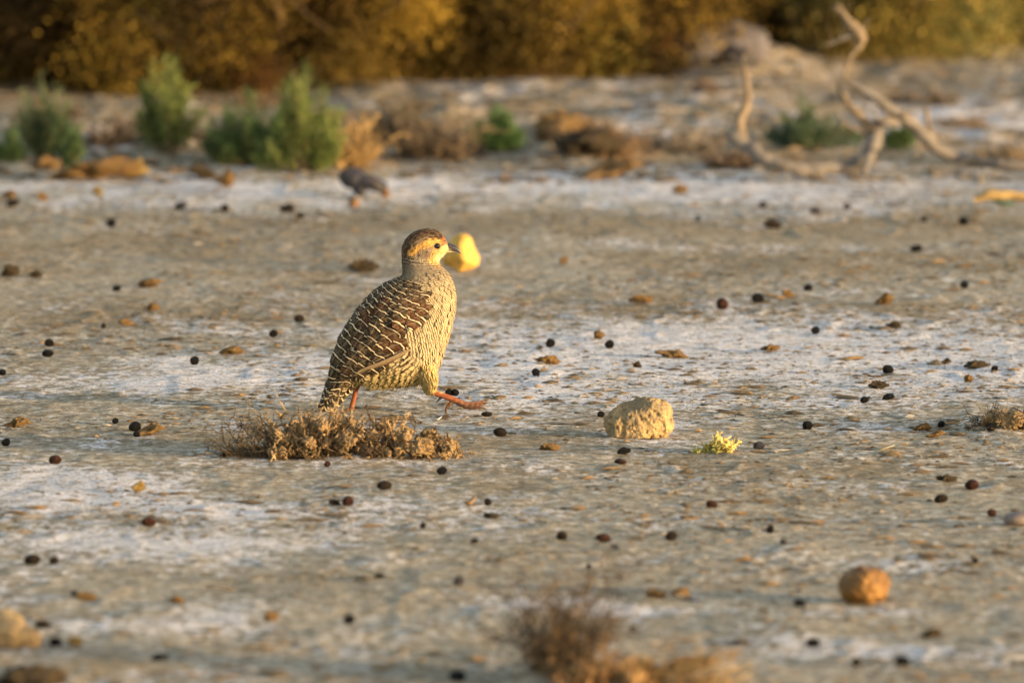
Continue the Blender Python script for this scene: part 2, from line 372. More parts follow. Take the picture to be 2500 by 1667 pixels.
stone("rock", 1730, 158, [(-30, 40, 0, 120, 52, 100), (60, 40, 0, 90, 66, 80), (-120, 18, 0, 60, 30, 60)], 1, M_lav, "wide lavender grey rock mound in front of the far scrub", "rock", 4, [(1/60, 16, 0), (1/22, 6, 1)], 10, sink=5)
stone("stone", 1800, 156, [(0, 20, 0, 50, 30, 40)], 1, M_dark, "dark stone at the foot of the lavender grey rock mound", "stone", 2.5, [(1/30, 6, 0)], 19, sink=3)
# ------------------------------------------------------------------ droppings and clods lying about
def pebble_variants(name, k, amps, ratio, sub=3):
    import bmesh
    out = []
    for i in range(k):
        bm = bmesh.new(); bmesh.ops.create_icosphere(bm, subdivisions=sub, radius=.5)
        for v in bm.verts:
            d = 1.0
            for (f, a) in amps: d += a*mnoise.noise(v.co*f + Vector((i*5.3, i*1.9, 2.2)))
            v.co *= d
            v.co.z = v.co.z*ratio
            if ratio < .8 and v.co.z < 0: v.co.z *= .5
        me = bpy.data.meshes.new(name); bm.to_mesh(me); bm.free()
        for p in me.polygons: p.use_smooth = True
        out.append(me)
    return out
def shiny(name, c1, c2, rough):
    n = NT(name, rough, .14); a = n.noise(3.5, 4, .6); b = n.noise(14, 4, .7)
    n.bump(n.m2('ADD', a, b), .05, .8); return n.out(n.mix(n.ramp(a, .35, .65), c1, c2))
M_drop = shiny("dry_dropping", (.004, .004, .0045), (.011, .010, .009), .6)
M_dropr = shiny("reddish_dropping", (.035, .013, .007), (.09, .033, .017), .6)
M_dropb = shiny("grey_dropping", (.05, .05, .065), (.09, .085, .095), .6)
M_dropn = shiny("brown_dropping", (.018, .012, .008), (.040, .027, .017), .7)
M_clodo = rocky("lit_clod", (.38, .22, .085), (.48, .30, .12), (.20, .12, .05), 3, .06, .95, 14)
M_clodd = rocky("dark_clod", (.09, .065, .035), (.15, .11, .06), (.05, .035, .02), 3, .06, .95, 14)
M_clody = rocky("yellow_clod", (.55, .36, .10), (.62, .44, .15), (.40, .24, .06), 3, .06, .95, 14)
VAR = {}
def variants(kind, mat):
    if (kind, mat.name) not in VAR:
        if kind == 'd': L = pebble_variants("dropping", 5, [(1.6, .22), (4.5, .09)], .92)
        elif kind == 'f': L = pebble_variants("dropping", 4, [(1.8, .35), (5, .2)], .5)
        else: L = pebble_variants("clod", 6, [(1.7, .7), (4.5, .55), (10, .34), (21, .18)], .62, 4)
        for m in L: m.materials.append(mat)
        VAR[(kind, mat.name)] = L
    return VAR[(kind, mat.name)]
D, R_, B_, N_ = M_drop, M_dropr, M_dropb, M_dropn
# x, y of the middle and width (2352 scale), width/height ratio, material, label
DROPS = [
 (255,513,22,1.0,D,"round black dropping on the far pale strip, below the blurred ochre clods at left"),
 (30,467,32,1.6,N_,"flat brown dropping at the far left on the pale strip"),
 (415,475,38,2.0,B_,"flattish grey brown dropping left of the green shrub's shadow"),
 (517,478,20,1.0,N_,"small dark brown dropping below the largest green shrub"),
 (660,481,34,1.8,N_,"elongated brown dropping on the pale strip below the largest shrub's right side"),
 (690,495,20,1.3,N_,"small brown dropping touching the elongated one below the largest shrub"),
 (268,663,20,1.25,D,"black oval dropping on bare grey mud, left of the orange clods"),
 (238,748,13,1.1,N_,"tiny brown dropping on the brown mud at left"),
 (113,787,21,1.1,D,"upper one of two black droppings close together at left"),
 (110,812,26,1.5,D,"lower flatter one of two black droppings close together at left"),
 (447,829,21,1.0,D,"perfectly round black dropping on the white crust left of the bird's tail"),
 (628,767,20,1.0,D,"round black dropping between the white crust and the bird's back"),
 (5,855,20,1.3,D,"black dropping cut by the left edge halfway down the photo"),
 (687,731,24,1.4,N_,"brown grey dropping above and left of the bird's back"),
 (1752,471,18,1.0,B_,"blurred grey dropping on the far pale strip right of centre"),
 (1873,485,30,1.8,B_,"pale blue grey flat dropping on the far pale strip"),
 (1946,475,18,1.0,B_,"dark grey round dropping right of the blue grey flat one"),
 (1604,503,15,1.0,B_,"faint grey dropping on the far strip, leftmost of its row"),
 (2122,503,15,1.0,N_,"small brown dropping left of the black one on the far brown band"),
 (2213,508,22,1.05,D,"round black dropping below the blurred yellow stick"),
 (2105,571,28,1.6,D,"flat black dropping alone on the far brown band at right"),
 (2215,655,20,.95,D,"upright round black dropping at far right on grey mud"),
 (1856,661,22,1.25,D,"small black dropping above the row of two larger ones"),
 (1740,684,29,1.2,D,"black dropping with a rusty side, middle of three in a diagonal row"),
 (1659,699,27,.95,R_,"rusty brown round dropping, lowest left of three in a diagonal row"),
 (1873,759,19,1.0,D,"black dropping on the upper edge of the white crust at right"),
 (1264,789,22,1.0,D,"black dropping right of the bird's breast with an olive crumb on it"),
 (1400,791,22,1.05,D,"shiny black round dropping on the white crust right of the bird"),
 (1231,855,19,1.0,D,"lowest of the three black droppings right of the bird's breast"),
 (2040,849,25,1.15,D,"large smooth black dropping on the white crust at right"),
 (2041,913,30,2.0,D,"oblong black dropping below the dark crumb at right"),
 (1985,919,20,1.2,D,"small angular black dropping left of the oblong one"),
 (2284,846,19,1.4,D,"small black dropping at the right beside orange crumbs"),
 (1380,951,18,1.2,D,"black dropping tucked against the left side of the tan stone"),
 (1855,977,23,1.1,D,"faceted black dropping right of the yellow green tuft"),
 (2277,951,21,1.2,D,"black dropping on top edge of the dry heap at right"),
 (2277,982,24,1.3,D,"black dropping at the foot of the dry heap at right"),
 (2162,975,19,1.05,D,"black dropping left of the dry heap at right"),
 (1149,992,31,1.45,N_,"dark brown cap shaped dropping below the bird's raised foot"),
 (1744,1023,27,1.5,B_,"blue grey bean shaped dropping right of the yellow tuft"),
 (1015,1081,23,1.25,D,"black dropping at the lower right of the dry plant clump"),
 (883,1116,34,1.5,N_,"large dark brown dropping below the dry plant clump"),
 (799,1151,28,1.2,R_,"rusty dropping touching a flat dark one below the clump"),
 (768,1154,28,2.0,N_,"flat dark dropping on the left of the rusty one"),
 (1121,1153,18,1.0,N_,"small brown dropping beside a curled leaf below the clump"),
 (1433,1038,30,1.7,D,"black dropping just under the tan stone"),
 (1425,1061,28,2.2,R_,"flat rusty dark dropping, lower of two under the tan stone"),
 (971,1206,15,1.0,N_,"tiny olive brown dropping alone left of lower centre"),
 (341,1198,36,1.6,R_,"rusty and black double dropping on pale mud at lower left"),
 (1291,1230,24,1.1,N_,"dark brown dropping, leftmost of a row of three at lower centre"),
 (1385,1237,38,1.9,R_,"long rusty dropping, middle of a row of three at lower centre"),
 (1542,1231,28,1.15,N_,"dark brown dropping, rightmost of a row of three at lower centre"),
 (1769,1215,19,.9,D,"upright black dropping above a grey one at lower right"),
 (1800,1244,18,1.2,B_,"grey black dropping beneath the upright black one"),
 (1635,1158,26,1.4,R_,"dark red dropping on grey brown mud right of centre"),
 (1413,1256,22,2.0,B_,"flat bluish grey dropping under the long rusty one"),
 (2161,1146,33,1.5,N_,"dark oval dropping above the grey stone at right"),
 (2232,1113,32,1.3,R_,"chestnut brown dropping at right with a lit underside"),
 (2278,1177,22,1.1,R_,"small rusty black dropping beside the grey stone"),
 (127,1056,28,1.3,R_,"dark rusty dropping above the white crust at left"),
 (14,1016,21,1.15,D,"black dropping at the left edge beside olive crumbs"),
 (265,967,15,1.0,D,"small black dropping up left of the crumbly brown heap"),
 (310,980,30,1.25,D,"black dropping resting on the crumbly brown heap at left"),
 (314,997,16,1.1,D,"small dark dropping in front of the crumbly brown heap"),
 (75,1285,38,1.5,N_,"large dark brown dropping at lower left, left one of a pair"),
 (124,1287,22,1.2,N_,"smaller dark dropping at lower left, right one of a pair"),
 (1055,1335,24,1.1,B_,"purplish black dropping alone on plain mud at lower centre"),
 (802,1422,28,1.2,D,"blurred black dropping on white streak at lower centre left"),
 (1837,1384,30,1.6,D,"black dropping left of the ochre stone"),
 (1868,1476,32,1.5,D,"blurred black dropping below and left of the ochre stone"),
 (1967,1520,24,1.1,N_,"blurred brown dropping near the bottom, left of a larger black one"),
 (2072,1518,36,1.4,D,"blurred black dropping near the bottom right"),
 (1050,1552,46,1.6,D,"black dropping at the bottom in the dry plant's shadow"),
 (366,1512,42,2.3,D,"long dark dropping near the bottom left"),
 (128,1474,30,1.3,D,"black dropping beside the small pale clod at lower left"),
 (100,1434,44,2.6,N_,"flat dark olive dropping touching the buff rock"),
 (172,1362,20,1.3,B_,"small grey dropping above an orange crumb at lower left"),
 (50,1536,24,1.1,D,"blurred black dropping at the bottom left corner"),
 (1032,901,19,1.1,D,"left one of two black droppings behind the bird's raised leg"),
 (1046,902,18,1.1,D,"right one of two black droppings behind the bird's raised leg"),
 (522,1043,30,2.3,D,"flat black dropping at the left foot of the dry clump"),
 (752,1066,16,1.1,R_,"small brown dropping against the front of the dry clump"),
 (1090,1243,24,2.4,N_,"thin flat dark dropping on mud at lower centre"),
 (872,1323,24,2.2,N_,"thin flat olive black dropping at lower centre left"),
 (1353,1300,12,1.0,N_,"tiny dark dropping below the row of three"),
 (2240,1289,15,1.1,D,"tiny black dropping above and right of the ochre stone"),
 (1118,952,28,2.4,N_,"flat charred scrap like dropping below the bird's raised toes"),
 (1774,517,46,2.0,N_,"wide blurred dark dropping on the far brown band"),
 (1452,1445,16,1.1,N_,"small blurred brown dropping right of the foreground dry plant"),
]
def lay(name, L, kindf, cat, group):
    for i, (qx, qy, w, ar, mat, lab) in enumerate(L):
        kind = kindf(ar); me = variants(kind, mat)[i % len(variants(kind, mat))]
        w = w*(.86 if kind == 'c' else 1); sc0 = w*Q/FPX; hpx = w/ar
        p = gq(qx, qy + hpx*.42); s = sc0*p.y
        o = bpy.data.objects.new(name, me); COL.objects.link(o)
        hgt = s/ar
        flat_k = 1.0 if kind == 'd' else (.75*.5*1.0 if kind == 'f' else .62)
        o.scale = (s, s*random.uniform(.75, 1.0), hgt/(.92 if kind == 'd' else (.4 if kind == 'f' else .52)))
        o.rotation_euler = (random.uniform(-.15, .15), random.uniform(-.2, .2), random.uniform(-.5, .5))
        o.location = p + Vector((0, 0, hgt*.44))
        tag(o, lab, cat, group)
lay("dropping", DROPS, lambda ar: 'd' if ar < 1.7 else 'f', "dropping", "animal droppings on the mud")
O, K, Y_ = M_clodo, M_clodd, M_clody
CLODS = [
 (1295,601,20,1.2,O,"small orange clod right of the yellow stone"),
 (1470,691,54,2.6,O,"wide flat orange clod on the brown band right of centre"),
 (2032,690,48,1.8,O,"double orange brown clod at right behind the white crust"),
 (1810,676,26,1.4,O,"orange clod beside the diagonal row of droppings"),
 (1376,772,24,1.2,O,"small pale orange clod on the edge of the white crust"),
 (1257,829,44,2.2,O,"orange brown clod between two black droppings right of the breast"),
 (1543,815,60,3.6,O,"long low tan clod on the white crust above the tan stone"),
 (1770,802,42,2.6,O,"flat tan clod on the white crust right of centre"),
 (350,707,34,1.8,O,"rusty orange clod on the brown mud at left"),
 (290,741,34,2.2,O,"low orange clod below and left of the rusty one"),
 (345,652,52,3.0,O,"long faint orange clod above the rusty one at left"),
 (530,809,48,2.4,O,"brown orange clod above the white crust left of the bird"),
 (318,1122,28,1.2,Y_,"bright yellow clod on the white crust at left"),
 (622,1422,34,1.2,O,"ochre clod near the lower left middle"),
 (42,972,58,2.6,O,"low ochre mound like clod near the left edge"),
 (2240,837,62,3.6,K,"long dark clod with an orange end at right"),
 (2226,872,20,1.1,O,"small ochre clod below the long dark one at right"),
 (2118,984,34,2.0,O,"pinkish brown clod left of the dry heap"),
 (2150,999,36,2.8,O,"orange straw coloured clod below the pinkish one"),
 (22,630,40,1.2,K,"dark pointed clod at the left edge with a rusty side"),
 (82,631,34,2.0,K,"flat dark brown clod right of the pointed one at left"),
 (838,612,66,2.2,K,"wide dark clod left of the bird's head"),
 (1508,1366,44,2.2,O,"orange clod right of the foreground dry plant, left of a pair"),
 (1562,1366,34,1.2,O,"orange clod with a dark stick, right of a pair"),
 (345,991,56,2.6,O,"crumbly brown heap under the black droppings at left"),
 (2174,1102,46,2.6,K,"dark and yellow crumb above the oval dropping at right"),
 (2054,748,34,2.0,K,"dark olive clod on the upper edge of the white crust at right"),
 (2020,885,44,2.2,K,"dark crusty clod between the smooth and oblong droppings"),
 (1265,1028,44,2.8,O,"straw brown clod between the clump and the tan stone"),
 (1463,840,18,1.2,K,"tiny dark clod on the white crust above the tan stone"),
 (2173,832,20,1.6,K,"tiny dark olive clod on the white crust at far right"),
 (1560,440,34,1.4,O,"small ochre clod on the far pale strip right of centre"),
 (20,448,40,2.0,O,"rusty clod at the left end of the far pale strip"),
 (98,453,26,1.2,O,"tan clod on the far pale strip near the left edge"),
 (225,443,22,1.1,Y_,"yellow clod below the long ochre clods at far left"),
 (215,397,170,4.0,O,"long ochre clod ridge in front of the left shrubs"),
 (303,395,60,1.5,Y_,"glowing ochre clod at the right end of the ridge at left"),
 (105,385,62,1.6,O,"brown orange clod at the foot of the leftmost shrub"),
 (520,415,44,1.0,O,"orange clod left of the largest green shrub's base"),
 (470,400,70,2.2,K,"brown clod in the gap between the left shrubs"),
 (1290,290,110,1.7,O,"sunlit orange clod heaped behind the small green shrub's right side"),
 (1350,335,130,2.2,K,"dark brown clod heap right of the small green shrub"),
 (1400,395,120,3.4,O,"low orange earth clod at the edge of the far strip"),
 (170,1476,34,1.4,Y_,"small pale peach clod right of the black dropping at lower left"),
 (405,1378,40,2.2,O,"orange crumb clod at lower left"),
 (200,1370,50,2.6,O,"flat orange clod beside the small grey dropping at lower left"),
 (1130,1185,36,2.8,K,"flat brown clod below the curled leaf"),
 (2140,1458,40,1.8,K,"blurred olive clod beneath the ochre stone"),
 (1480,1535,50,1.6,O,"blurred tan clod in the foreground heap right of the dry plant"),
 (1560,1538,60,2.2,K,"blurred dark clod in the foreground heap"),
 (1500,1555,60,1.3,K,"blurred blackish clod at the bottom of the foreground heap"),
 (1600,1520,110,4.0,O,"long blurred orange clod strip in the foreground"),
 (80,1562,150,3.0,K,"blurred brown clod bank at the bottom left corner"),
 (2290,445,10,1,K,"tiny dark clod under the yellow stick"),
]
lay("clod", CLODS, lambda ar: 'c', "clod", "clods of dried earth")

# ------------------------------------------------------------------ sticks and dead wood
M_wood = attr_mat("weathered_wood", .85, 0, 40, .15, .5)
def branch_obj(name, strands, label, cat, Yb, sides=9, mat=None, jit=.12, tint=None):
    """strands: list of [(px,py,width_px,extra depth m)...] in photo px"""
    T = None; root = None; objs = []
    for si, st in enumerate(strands):
        T = Tubes(sides); pts = []; rad = []
        P = [at_depth(a, b, Yb+d) for (a, b, w, d) in st]; Wd = [w*Yb/FPX*.54 for (_, _, w, _) in st]
        for i in range(len(P)-1):
            for k in range(5):
                t = k/5; p0 = P[max(i-1, 0)]; p1 = P[i]; p2 = P[i+1]; p3 = P[min(i+2, len(P)-1)]
                q = .5*((2*p1)+(p2-p0)*t+(2*p0-5*p1+4*p2-p3)*t*t+(3*p1-p0-3*p2+p3)*t**3)
                r = Wd[i]*(1-t)+Wd[i+1]*t
                pts.append(q+Vector((random.gauss(0, 1), random.gauss(0, 1), random.gauss(0, 1)))*r*jit); rad.append(r*random.uniform(.85, 1.15))
        pts.append(P[-1]); rad.append(Wd[-1]*.6)
        if tint is None and sides > 6:
            for k in range(5):
                j = random.randrange(2, len(pts)-1); dr = (pts[j]-pts[j-1]).normalized()+Vector((random.gauss(0, .9), random.gauss(0, .6), random.gauss(.5, .6)))
                tp, _ = wander(pts[j], dr, random.uniform(.02, .07), 5, .3); r0 = rad[j]*.3
                T.add(tp, [r0, r0*.8, r0*.65, r0*.5, r0*.35, r0*.2], (.24, .19, .12))
        T.add(pts, rad, tint or ((.17, .155, .14) if si % 2 == 0 else (.22, .17, .115)))
        me = T.mesh(name)
        if si == 0:
            root = link(name, me, mat or M_wood); tag(root, label, cat)
        else:
            link("limb", me, mat or M_wood, root)
    return root
branch_obj("dead_branch", [
 [(1790, 330, 30, 0), (1822, 352, 34, 0), (1865, 388, 36, -.02), (1920, 408, 34, -.03), (1990, 412, 34, -.02), (2060, 410, 30, 0), (2105, 395, 34, .02), (2135, 345, 36, .05), (2140, 300, 30, .08)],
 [(1812, 345, 26, 0), (1806, 300, 26, .01), (1822, 255, 20, .02), (1824, 205, 17, .03), (1815, 158, 12, .04)],
 [(2125, 365, 28, 0), (2118, 395, 20, -.02), (2108, 428, 12, -.03)],
 [(2138, 318, 24, .05), (2100, 290, 20, .06), (2072, 255, 18, .06), (2045, 205, 12, .08)],
 [(2100, 325, 12, .05), (2060, 300, 10, .04), (2045, 275, 8, .04)]],
 "bleached forked dead branch lying left of the twisted one at right", "branch", 21.24)
branch_obj("dead_branch", [
 [(2560, 414, 26, .0), (2480, 404, 26, .0), (2400, 397, 26, .02), (2330, 385, 26, .05), (2275, 350, 30, .03), (2225, 300, 30, .02), (2165, 258, 28, 0), (2110, 222, 20, 0), (2070, 200, 12, 0)],
 [(2090, 215, 12, 0), (2062, 190, 9, 0), (2078, 140, 10, .01), (2100, 112, 12, .02), (2104, 92, 26, .02), (2088, 72, 26, .02), (2062, 42, 18, .02), (2040, 12, 9, .02)],
 [(2095, 82, 16, .02), (2052, 96, 8, .02), (2020, 112, 5, .02)],
 [(2280, 352, 20, .03), (2268, 310, 12, .03), (2262, 265, 8, .02)],
 [(2210, 290, 20, .02), (2180, 300, 22, .0), (2150, 300, 20, -.02)],
 [(2072, 60, 9, .02), (2058, 30, 6, .0), (2030, 20, 4, 0)]],
 "twisted pale dead branch rising to a knot above the far right ground", "branch", 21.30)
branch_obj("stick", [[(2380, 488, 14, 0), (2420, 476, 24, 0), (2470, 478, 22, 0), (2530, 486, 18, 0)]], "blurred yellow stick at the right edge on the far pale strip", "stick", 20.15, tint=(.40, .28, .12))
branch_obj("stick", [[(500, 1438, 6, 0), (525, 1431, 10, 0), (555, 1436, 11, 0), (578, 1444, 5, 0)]], "thin dark curved stick lying on mud at lower left", "stick", flat_at(540, 1440)[1], 6)
branch_obj("stick", [[(1650, 1450, 8, 0), (1680, 1460, 10, 0), (1715, 1470, 9, -.02)]], "dark straight stick leaning off an orange clod at lower centre", "stick", flat_at(1680, 1468)[1], 6)
branch_obj("stick", [[(1456, 1240, 4, 0), (1480, 1233, 7, 0), (1505, 1226, 4, 0)]], "short charcoal twig on mud right of the three droppings above", "stick", flat_at(1480, 1236)[1], 5)
branch_obj("stick", [[(1495, 1408, 4, 0), (1520, 1407, 9, 0), (1545, 1402, 10, 0)]], "small dark twig above the foreground dry plant", "stick", flat_at(1520, 1410)[1], 5)
M_leaf = attr_mat("dead_leaf", .8, .2, 80)
def leaf(qx, qy, w, h, col, label):
    p = gq(qx, qy); s = p.y/FPX*Q; V = []; nU, nV = 7, 5
    for i in range(nU):
        u = i/(nU-1)*2-1
        for j in range(nV):
            v = j/(nV-1)*2-1; wv = (1-u*u)**.6
            V.append((u*w*.5*s, v*wv*w*.35*s, (u*u*.6+abs(v)*.5*wv)*h*s*.8 + .0008 + (u > 0)*u*h*.4*s))
    idn = np.arange(nU*nV).reshape(nU, nV)
    Fq = np.stack([idn[:-1, :-1], idn[1:, :-1], idn[1:, 1:], idn[:-1, 1:]], -1).reshape(-1, 4)
    o = link("leaf", mesh_np("leaf", np.array(V), Fq, True, {"col": np.tile(col, (len(V), 1))}), M_leaf, loc=p)
    o.rotation_euler = (0, random.uniform(-.3, .3), random.uniform(-.6, .6))
    sol = o.modifiers.new("t", 'SOLIDIFY'); sol.thickness = .0005
    tag(o, label, "leaf")
leaf(1082, 1160, 34, 22, (.40, .26, .14), "curled pale brown leaf standing beside a small dropping below the clump")
leaf(1006, 965, 22, 8, (.75, .72, .66), "white shell like leaf fragment under the bird between its feet")
leaf(1062, 940, 26, 8, (.62, .56, .44), "crumpled cream leaf scrap under the raised foot")
leaf(2030, 1033, 60, 5, (.55, .52, .38), "pale dry leaf lying flat between tuft and right edge")
leaf(2300, 470, 60, 12, (.05, .22, .10), "dark green leaf under the blurred yellow stick")
leaf(700, 1052, 34, 16, (.55, .42, .14), "yellow leaf in front of the dry clump")
# ------------------------------------------------------------------ plants
def leafmesh(name, P, Dr, L, Wd, C):
    """diamond leaves: base P, direction Dr, length L, half width Wd, colours C"""
    N = len(P); Dr = Dr/np.linalg.norm(Dr, axis=1, keepdims=True)
    r = rng.normal(size=(N, 3)); S = np.cross(Dr, r); S /= np.linalg.norm(S, axis=1, keepdims=True)+1e-9
    U = np.cross(S, Dr)
    L = L[:, None]; Wd = Wd[:, None]
    V = np.stack([P, P+Dr*L*.5+S*Wd+U*Wd*.3, P+Dr*L, P+Dr*L*.5-S*Wd+U*Wd*.3], 1).reshape(-1, 3)
    Fa = (np.arange(4)[None]+(np.arange(N)*4)[:, None])
    return mesh_np(name, V, Fa, True, {"col": np.repeat(C, 4, 0)})
M_fol = attr_mat("shrub_leaf", .7, .4, 8, .2, .3)
M_stem = attr_mat("shrub_stem", .85, 0, 60)
def green_shrub(qx, qy, w, h, nst, label, cols, lean=0.0, leaf_mm=9, dens=1.0, stemcol=(.16, .12, .07)):
    """w,h in 2352-scale px"""
    p = gq(qx, qy); s = p.y/FPX*Q; root = empty("green_shrub", p); tag(root, label, "shrub", "green salt shrubs")
    T = Tubes(4); P = []; Dd = []; C = []; cols = np.array(cols)
    for i in range(nst):
        if i % 5 == 0:
            pu = random.uniform(-.85, .85); ph_ = random.uniform(.40, 1)*(1-.25*pu*pu) if i else .95; pyy = random.uniform(-.35, .35)
            if i == 0: pu = random.uniform(-.25, .25)
        u = pu+random.gauss(0, .19)
        top = Vector((u*w*.5*s + lean*h*s, (pyy+random.gauss(0, .05))*w*s*.8, h*s*ph_*(1-.35*abs(u)**1.5)*random.uniform(.5, 1.12)))
        base = Vector((top.x*.22, top.y*.22, -.004)); mid = base.lerp(top, .5)+Vector((top.x*random.uniform(-.15, .3), 0, h*s*random.uniform(-.04, .06)))
        pts = []
        for k in range(7):
            t = k/6; pts.append(base*(1-t)**2+mid*2*t*(1-t)+top*t*t+Vector((random.gauss(0, 1), random.gauss(0, 1), 0))*.002)
        T.add(pts, [.0022*(1-.7*k/6) for k in range(7)], stemcol)
        nl = int(120*dens)
        ccol = cols[random.randrange(len(cols))]
        for k in range(nl):
            t = random.uniform(.18, 1.0)**.8*6.06; j = min(int(t), 5); f = t-j
            q = pts[j].lerp(pts[j+1], f) + Vector((random.gauss(0, 1), random.gauss(0, 1), random.gauss(0, 1)))*.0088*(1.2-.12*t)
            P.append(tuple(q)); d = (pts[j+1]-pts[j]).normalized()+Vector((random.gauss(0, .6), random.gauss(0, .6), random.gauss(.25, .5)))
            Dd.append(tuple(d)); C.append(ccol*random.uniform(.7, 1.3))
    P = np.array(P); N = len(P)
    link("stems", T.mesh("stems"), M_stem, root)
    link("foliage", leafmesh("foliage", P, np.array(Dd), leaf_mm/1000*(.6+.8*rng.random(N)), .0016*(.7+.6*rng.random(N)), np.array(C)), M_fol, root)
    return root
G1 = [(.18, .23, .06), (.26, .31, .09), (.11, .15, .045)]; G2 = [(.13, .18, .08), (.18, .23, .11), (.08, .12, .05)]; G3 = [(.07, .12, .045), (.11, .17, .06)]
green_shrub(700, 395, 190, 240, 90, "bushy bright green shrub, tallest of the double bush behind the bird", G1, 0)
green_shrub(575, 380, 220, 170, 80, "darker green shrub on the left of the double bush", G3, 0)
green_shrub(385, 350, 165, 235, 50, "tall slender green shrub between leftmost and double bush", G1, 0, dens=.9)
green_shrub(100, 365, 160, 190, 48, "grey green shrub, leftmost complete one in the row", G2, 0, dens=.9)
green_shrub(20, 372, 90, 80, 14, "low dark green shrub cut by the left edge", G3, 0)
green_shrub(1140, 350, 135, 100, 60, "small round green shrub alone at top centre", [(.09, .17, .055), (.14, .23, .075)], 0, leaf_mm=8)
green_shrub(1850, 345, 210, 125, 34, "sprawling green shrub behind the forked dead branch", [(.08, .14, .06), (.11, .16, .09), (.06, .10, .05)], 0)
green_shrub(2080, 340, 80, 60, 12, "small dark green shrub under the twisted dead branch", G3, 0)
green_shrub(175, 385, 110, 90, 14, "short green shrub right of the leftmost complete one", G3, 0, dens=.7)

M_dry = attr_mat("dry_twig", .9, 0, 120, .1, .4)
def dry_plant(name, root, n, length, spread, up, cols, thick, seed, base_spread=0., nub=True, center=(0, 0), azi=None, sub=4, jit=.28, partname="twigs"):
    random.seed(seed); T = Tubes(4)
    for i in range(n):
        an = random.uniform(0, 6.28) if azi is None else random.gauss(azi[0], azi[1])
        bx = random.uniform(-1, 1)*base_spread; by = random.uniform(-1, 1)*base_spread*.5
        d = Vector((math.cos(an)*spread, math.sin(an)*spread, up*random.uniform(.2, 1)))
        L = length*random.uniform(.5, 1.1); col = tuple(np.array(cols[random.randrange(len(cols))])*random.uniform(.7, 1.25))
        z = hz(root.location.x+center[0]+bx, root.location.y+center[1]+by)-root.location.z
        pts, dd = wander((center[0]+bx, center[1]+by, z-.003), d, L, 5, jit)
        T.add(pts, [thick*(1-.13*k)*random.uniform(.8, 1.3) for k in range(6)], col)
        for k in range(sub):
            j = random.randint(1, 5)
            p2, _ = wander(pts[j], dd+Vector((random.gauss(0, .8), random.gauss(0, .8), random.gauss(.2, .6))), L*random.uniform(.15, .4), 3, .35)
            T.add(p2, [thick*.8, thick*.7, thick*.6, thick*.35], col)
            if nub:
                for m in range(3):
                    q = p2[random.randint(0, 3)]; e = Vector((random.gauss(0, 1), random.gauss(0, 1), random.gauss(.3, 1))).normalized()*thick*random.uniform(2, 5)
                    T.add([q, q+e*.5, q+e], [thick*.5, thick*.75, thick*.3], col)
    return link(partname, T.mesh(partname), M_dry, root)
TW = [(.32, .21, .10), (.22, .145, .07), (.13, .09, .055), (.42, .29, .15), (.07, .05, .034)]
# the clump under the bird, spans 560..1130 x 985..1130 in photo px
pc = ground_at(868, 1098); sp = pc.y/FPX
root = tag(empty("dry_plant", pc), "low crusty clump of dead brown plant under the bird's tail", "dead plant")
M_soil = rocky("clumped_soil", (.20, .135, .065), (.34, .225, .11), (.045, .03, .018), 60, .004, .95, 260)
EL = []
random.seed(5)
for i in range(60):
    u = random.uniform(-1, 1); xx = 20+u*216; hh_ = (104-34*u)*(1-u*u)**.6+8
    EL.append((Vector((xx, random.uniform(-120, 120), random.uniform(0, hh_*.62)))*sp, (random.uniform(9, 24)*sp, random.uniform(12, 30)*sp, random.uniform(8, 20)*sp)))
me = blob(EL, 2.2*sp, [(1/(14*sp), 7*sp, 1), (1/(6*sp), 4*sp, 0), (1/(10*sp), 6*sp, 2)], 4, 1)
link("soil_mound", me, M_soil, root)
dry_plant("t", root, 140, .062, .75, .9, TW, .0015, 21, .10, center=(-.015, 0))
dry_plant("t", root, 200, .032, .95, .75, TW, .0017, 22, .125, center=(.02, -.01), partname="crusty_stems")
dry_plant("t", root, 80, .072, .6, .95, TW[:2]+TW[3:4], .0016, 25, .045, center=(-.07, -.01), partname="pale_stems")
dry_plant("t", root, 60, .085, 1.0, .42, [(.08, .055, .033), (.13, .09, .055)], .0009, 23, .05, nub=False, center=(-.10, 0), azi=(3.1, .35), sub=6, partname="side_twigs")
dry_plant("t", root, 110, .08, 1.0, .14, [(.16, .11, .05), (.12, .09, .05), (.24, .17, .08)], .0006, 24, .05, nub=False, center=(-.10, -.02), azi=(3.3, .5), sub=4, partname="roots")
# foreground dry plant, base near 1400,1650
pf = ground_at(1385, 1648); sf_ = pf.y/FPX
root = tag(empty("dry_plant", pf), "blurred upright dead plant at the bottom, nearest the viewer", "dead plant")
link("soil_mound", blob([(Vector((random.uniform(-70, 40), random.uniform(-40, 40), random.uniform(0, 30)))*sf_, (random.uniform(14, 34)*sf_, 30*sf_, random.uniform(12, 34)*sf_)) for _ in range(18)], 3*sf_, [(1/(20*sf_), 8*sf_, 1), (1/(8*sf_), 4*sf_, 0)], 6, 1), M_soil, root)
dry_plant("t", root, 80, .135, .30, 1.0, [(.085, .06, .038), (.15, .10, .05), (.055, .045, .036), (.15, .125, .095)], .0012, 31, .022, nub=True, center=(-.012, 0), sub=7)
dry_plant("t", root, 8, .10, 1.0, .6, [(.2, .16, .1)], .0006, 33, .01, nub=False, center=(-.03, 0), azi=(2.9, .2), sub=2, partname="side_twigs")
pf2 = ground_at(1470, 1665); root = tag(empty("dry_plant", pf2), "blurred orange brown matted dead plant right of the upright one at the bottom", "dead plant")
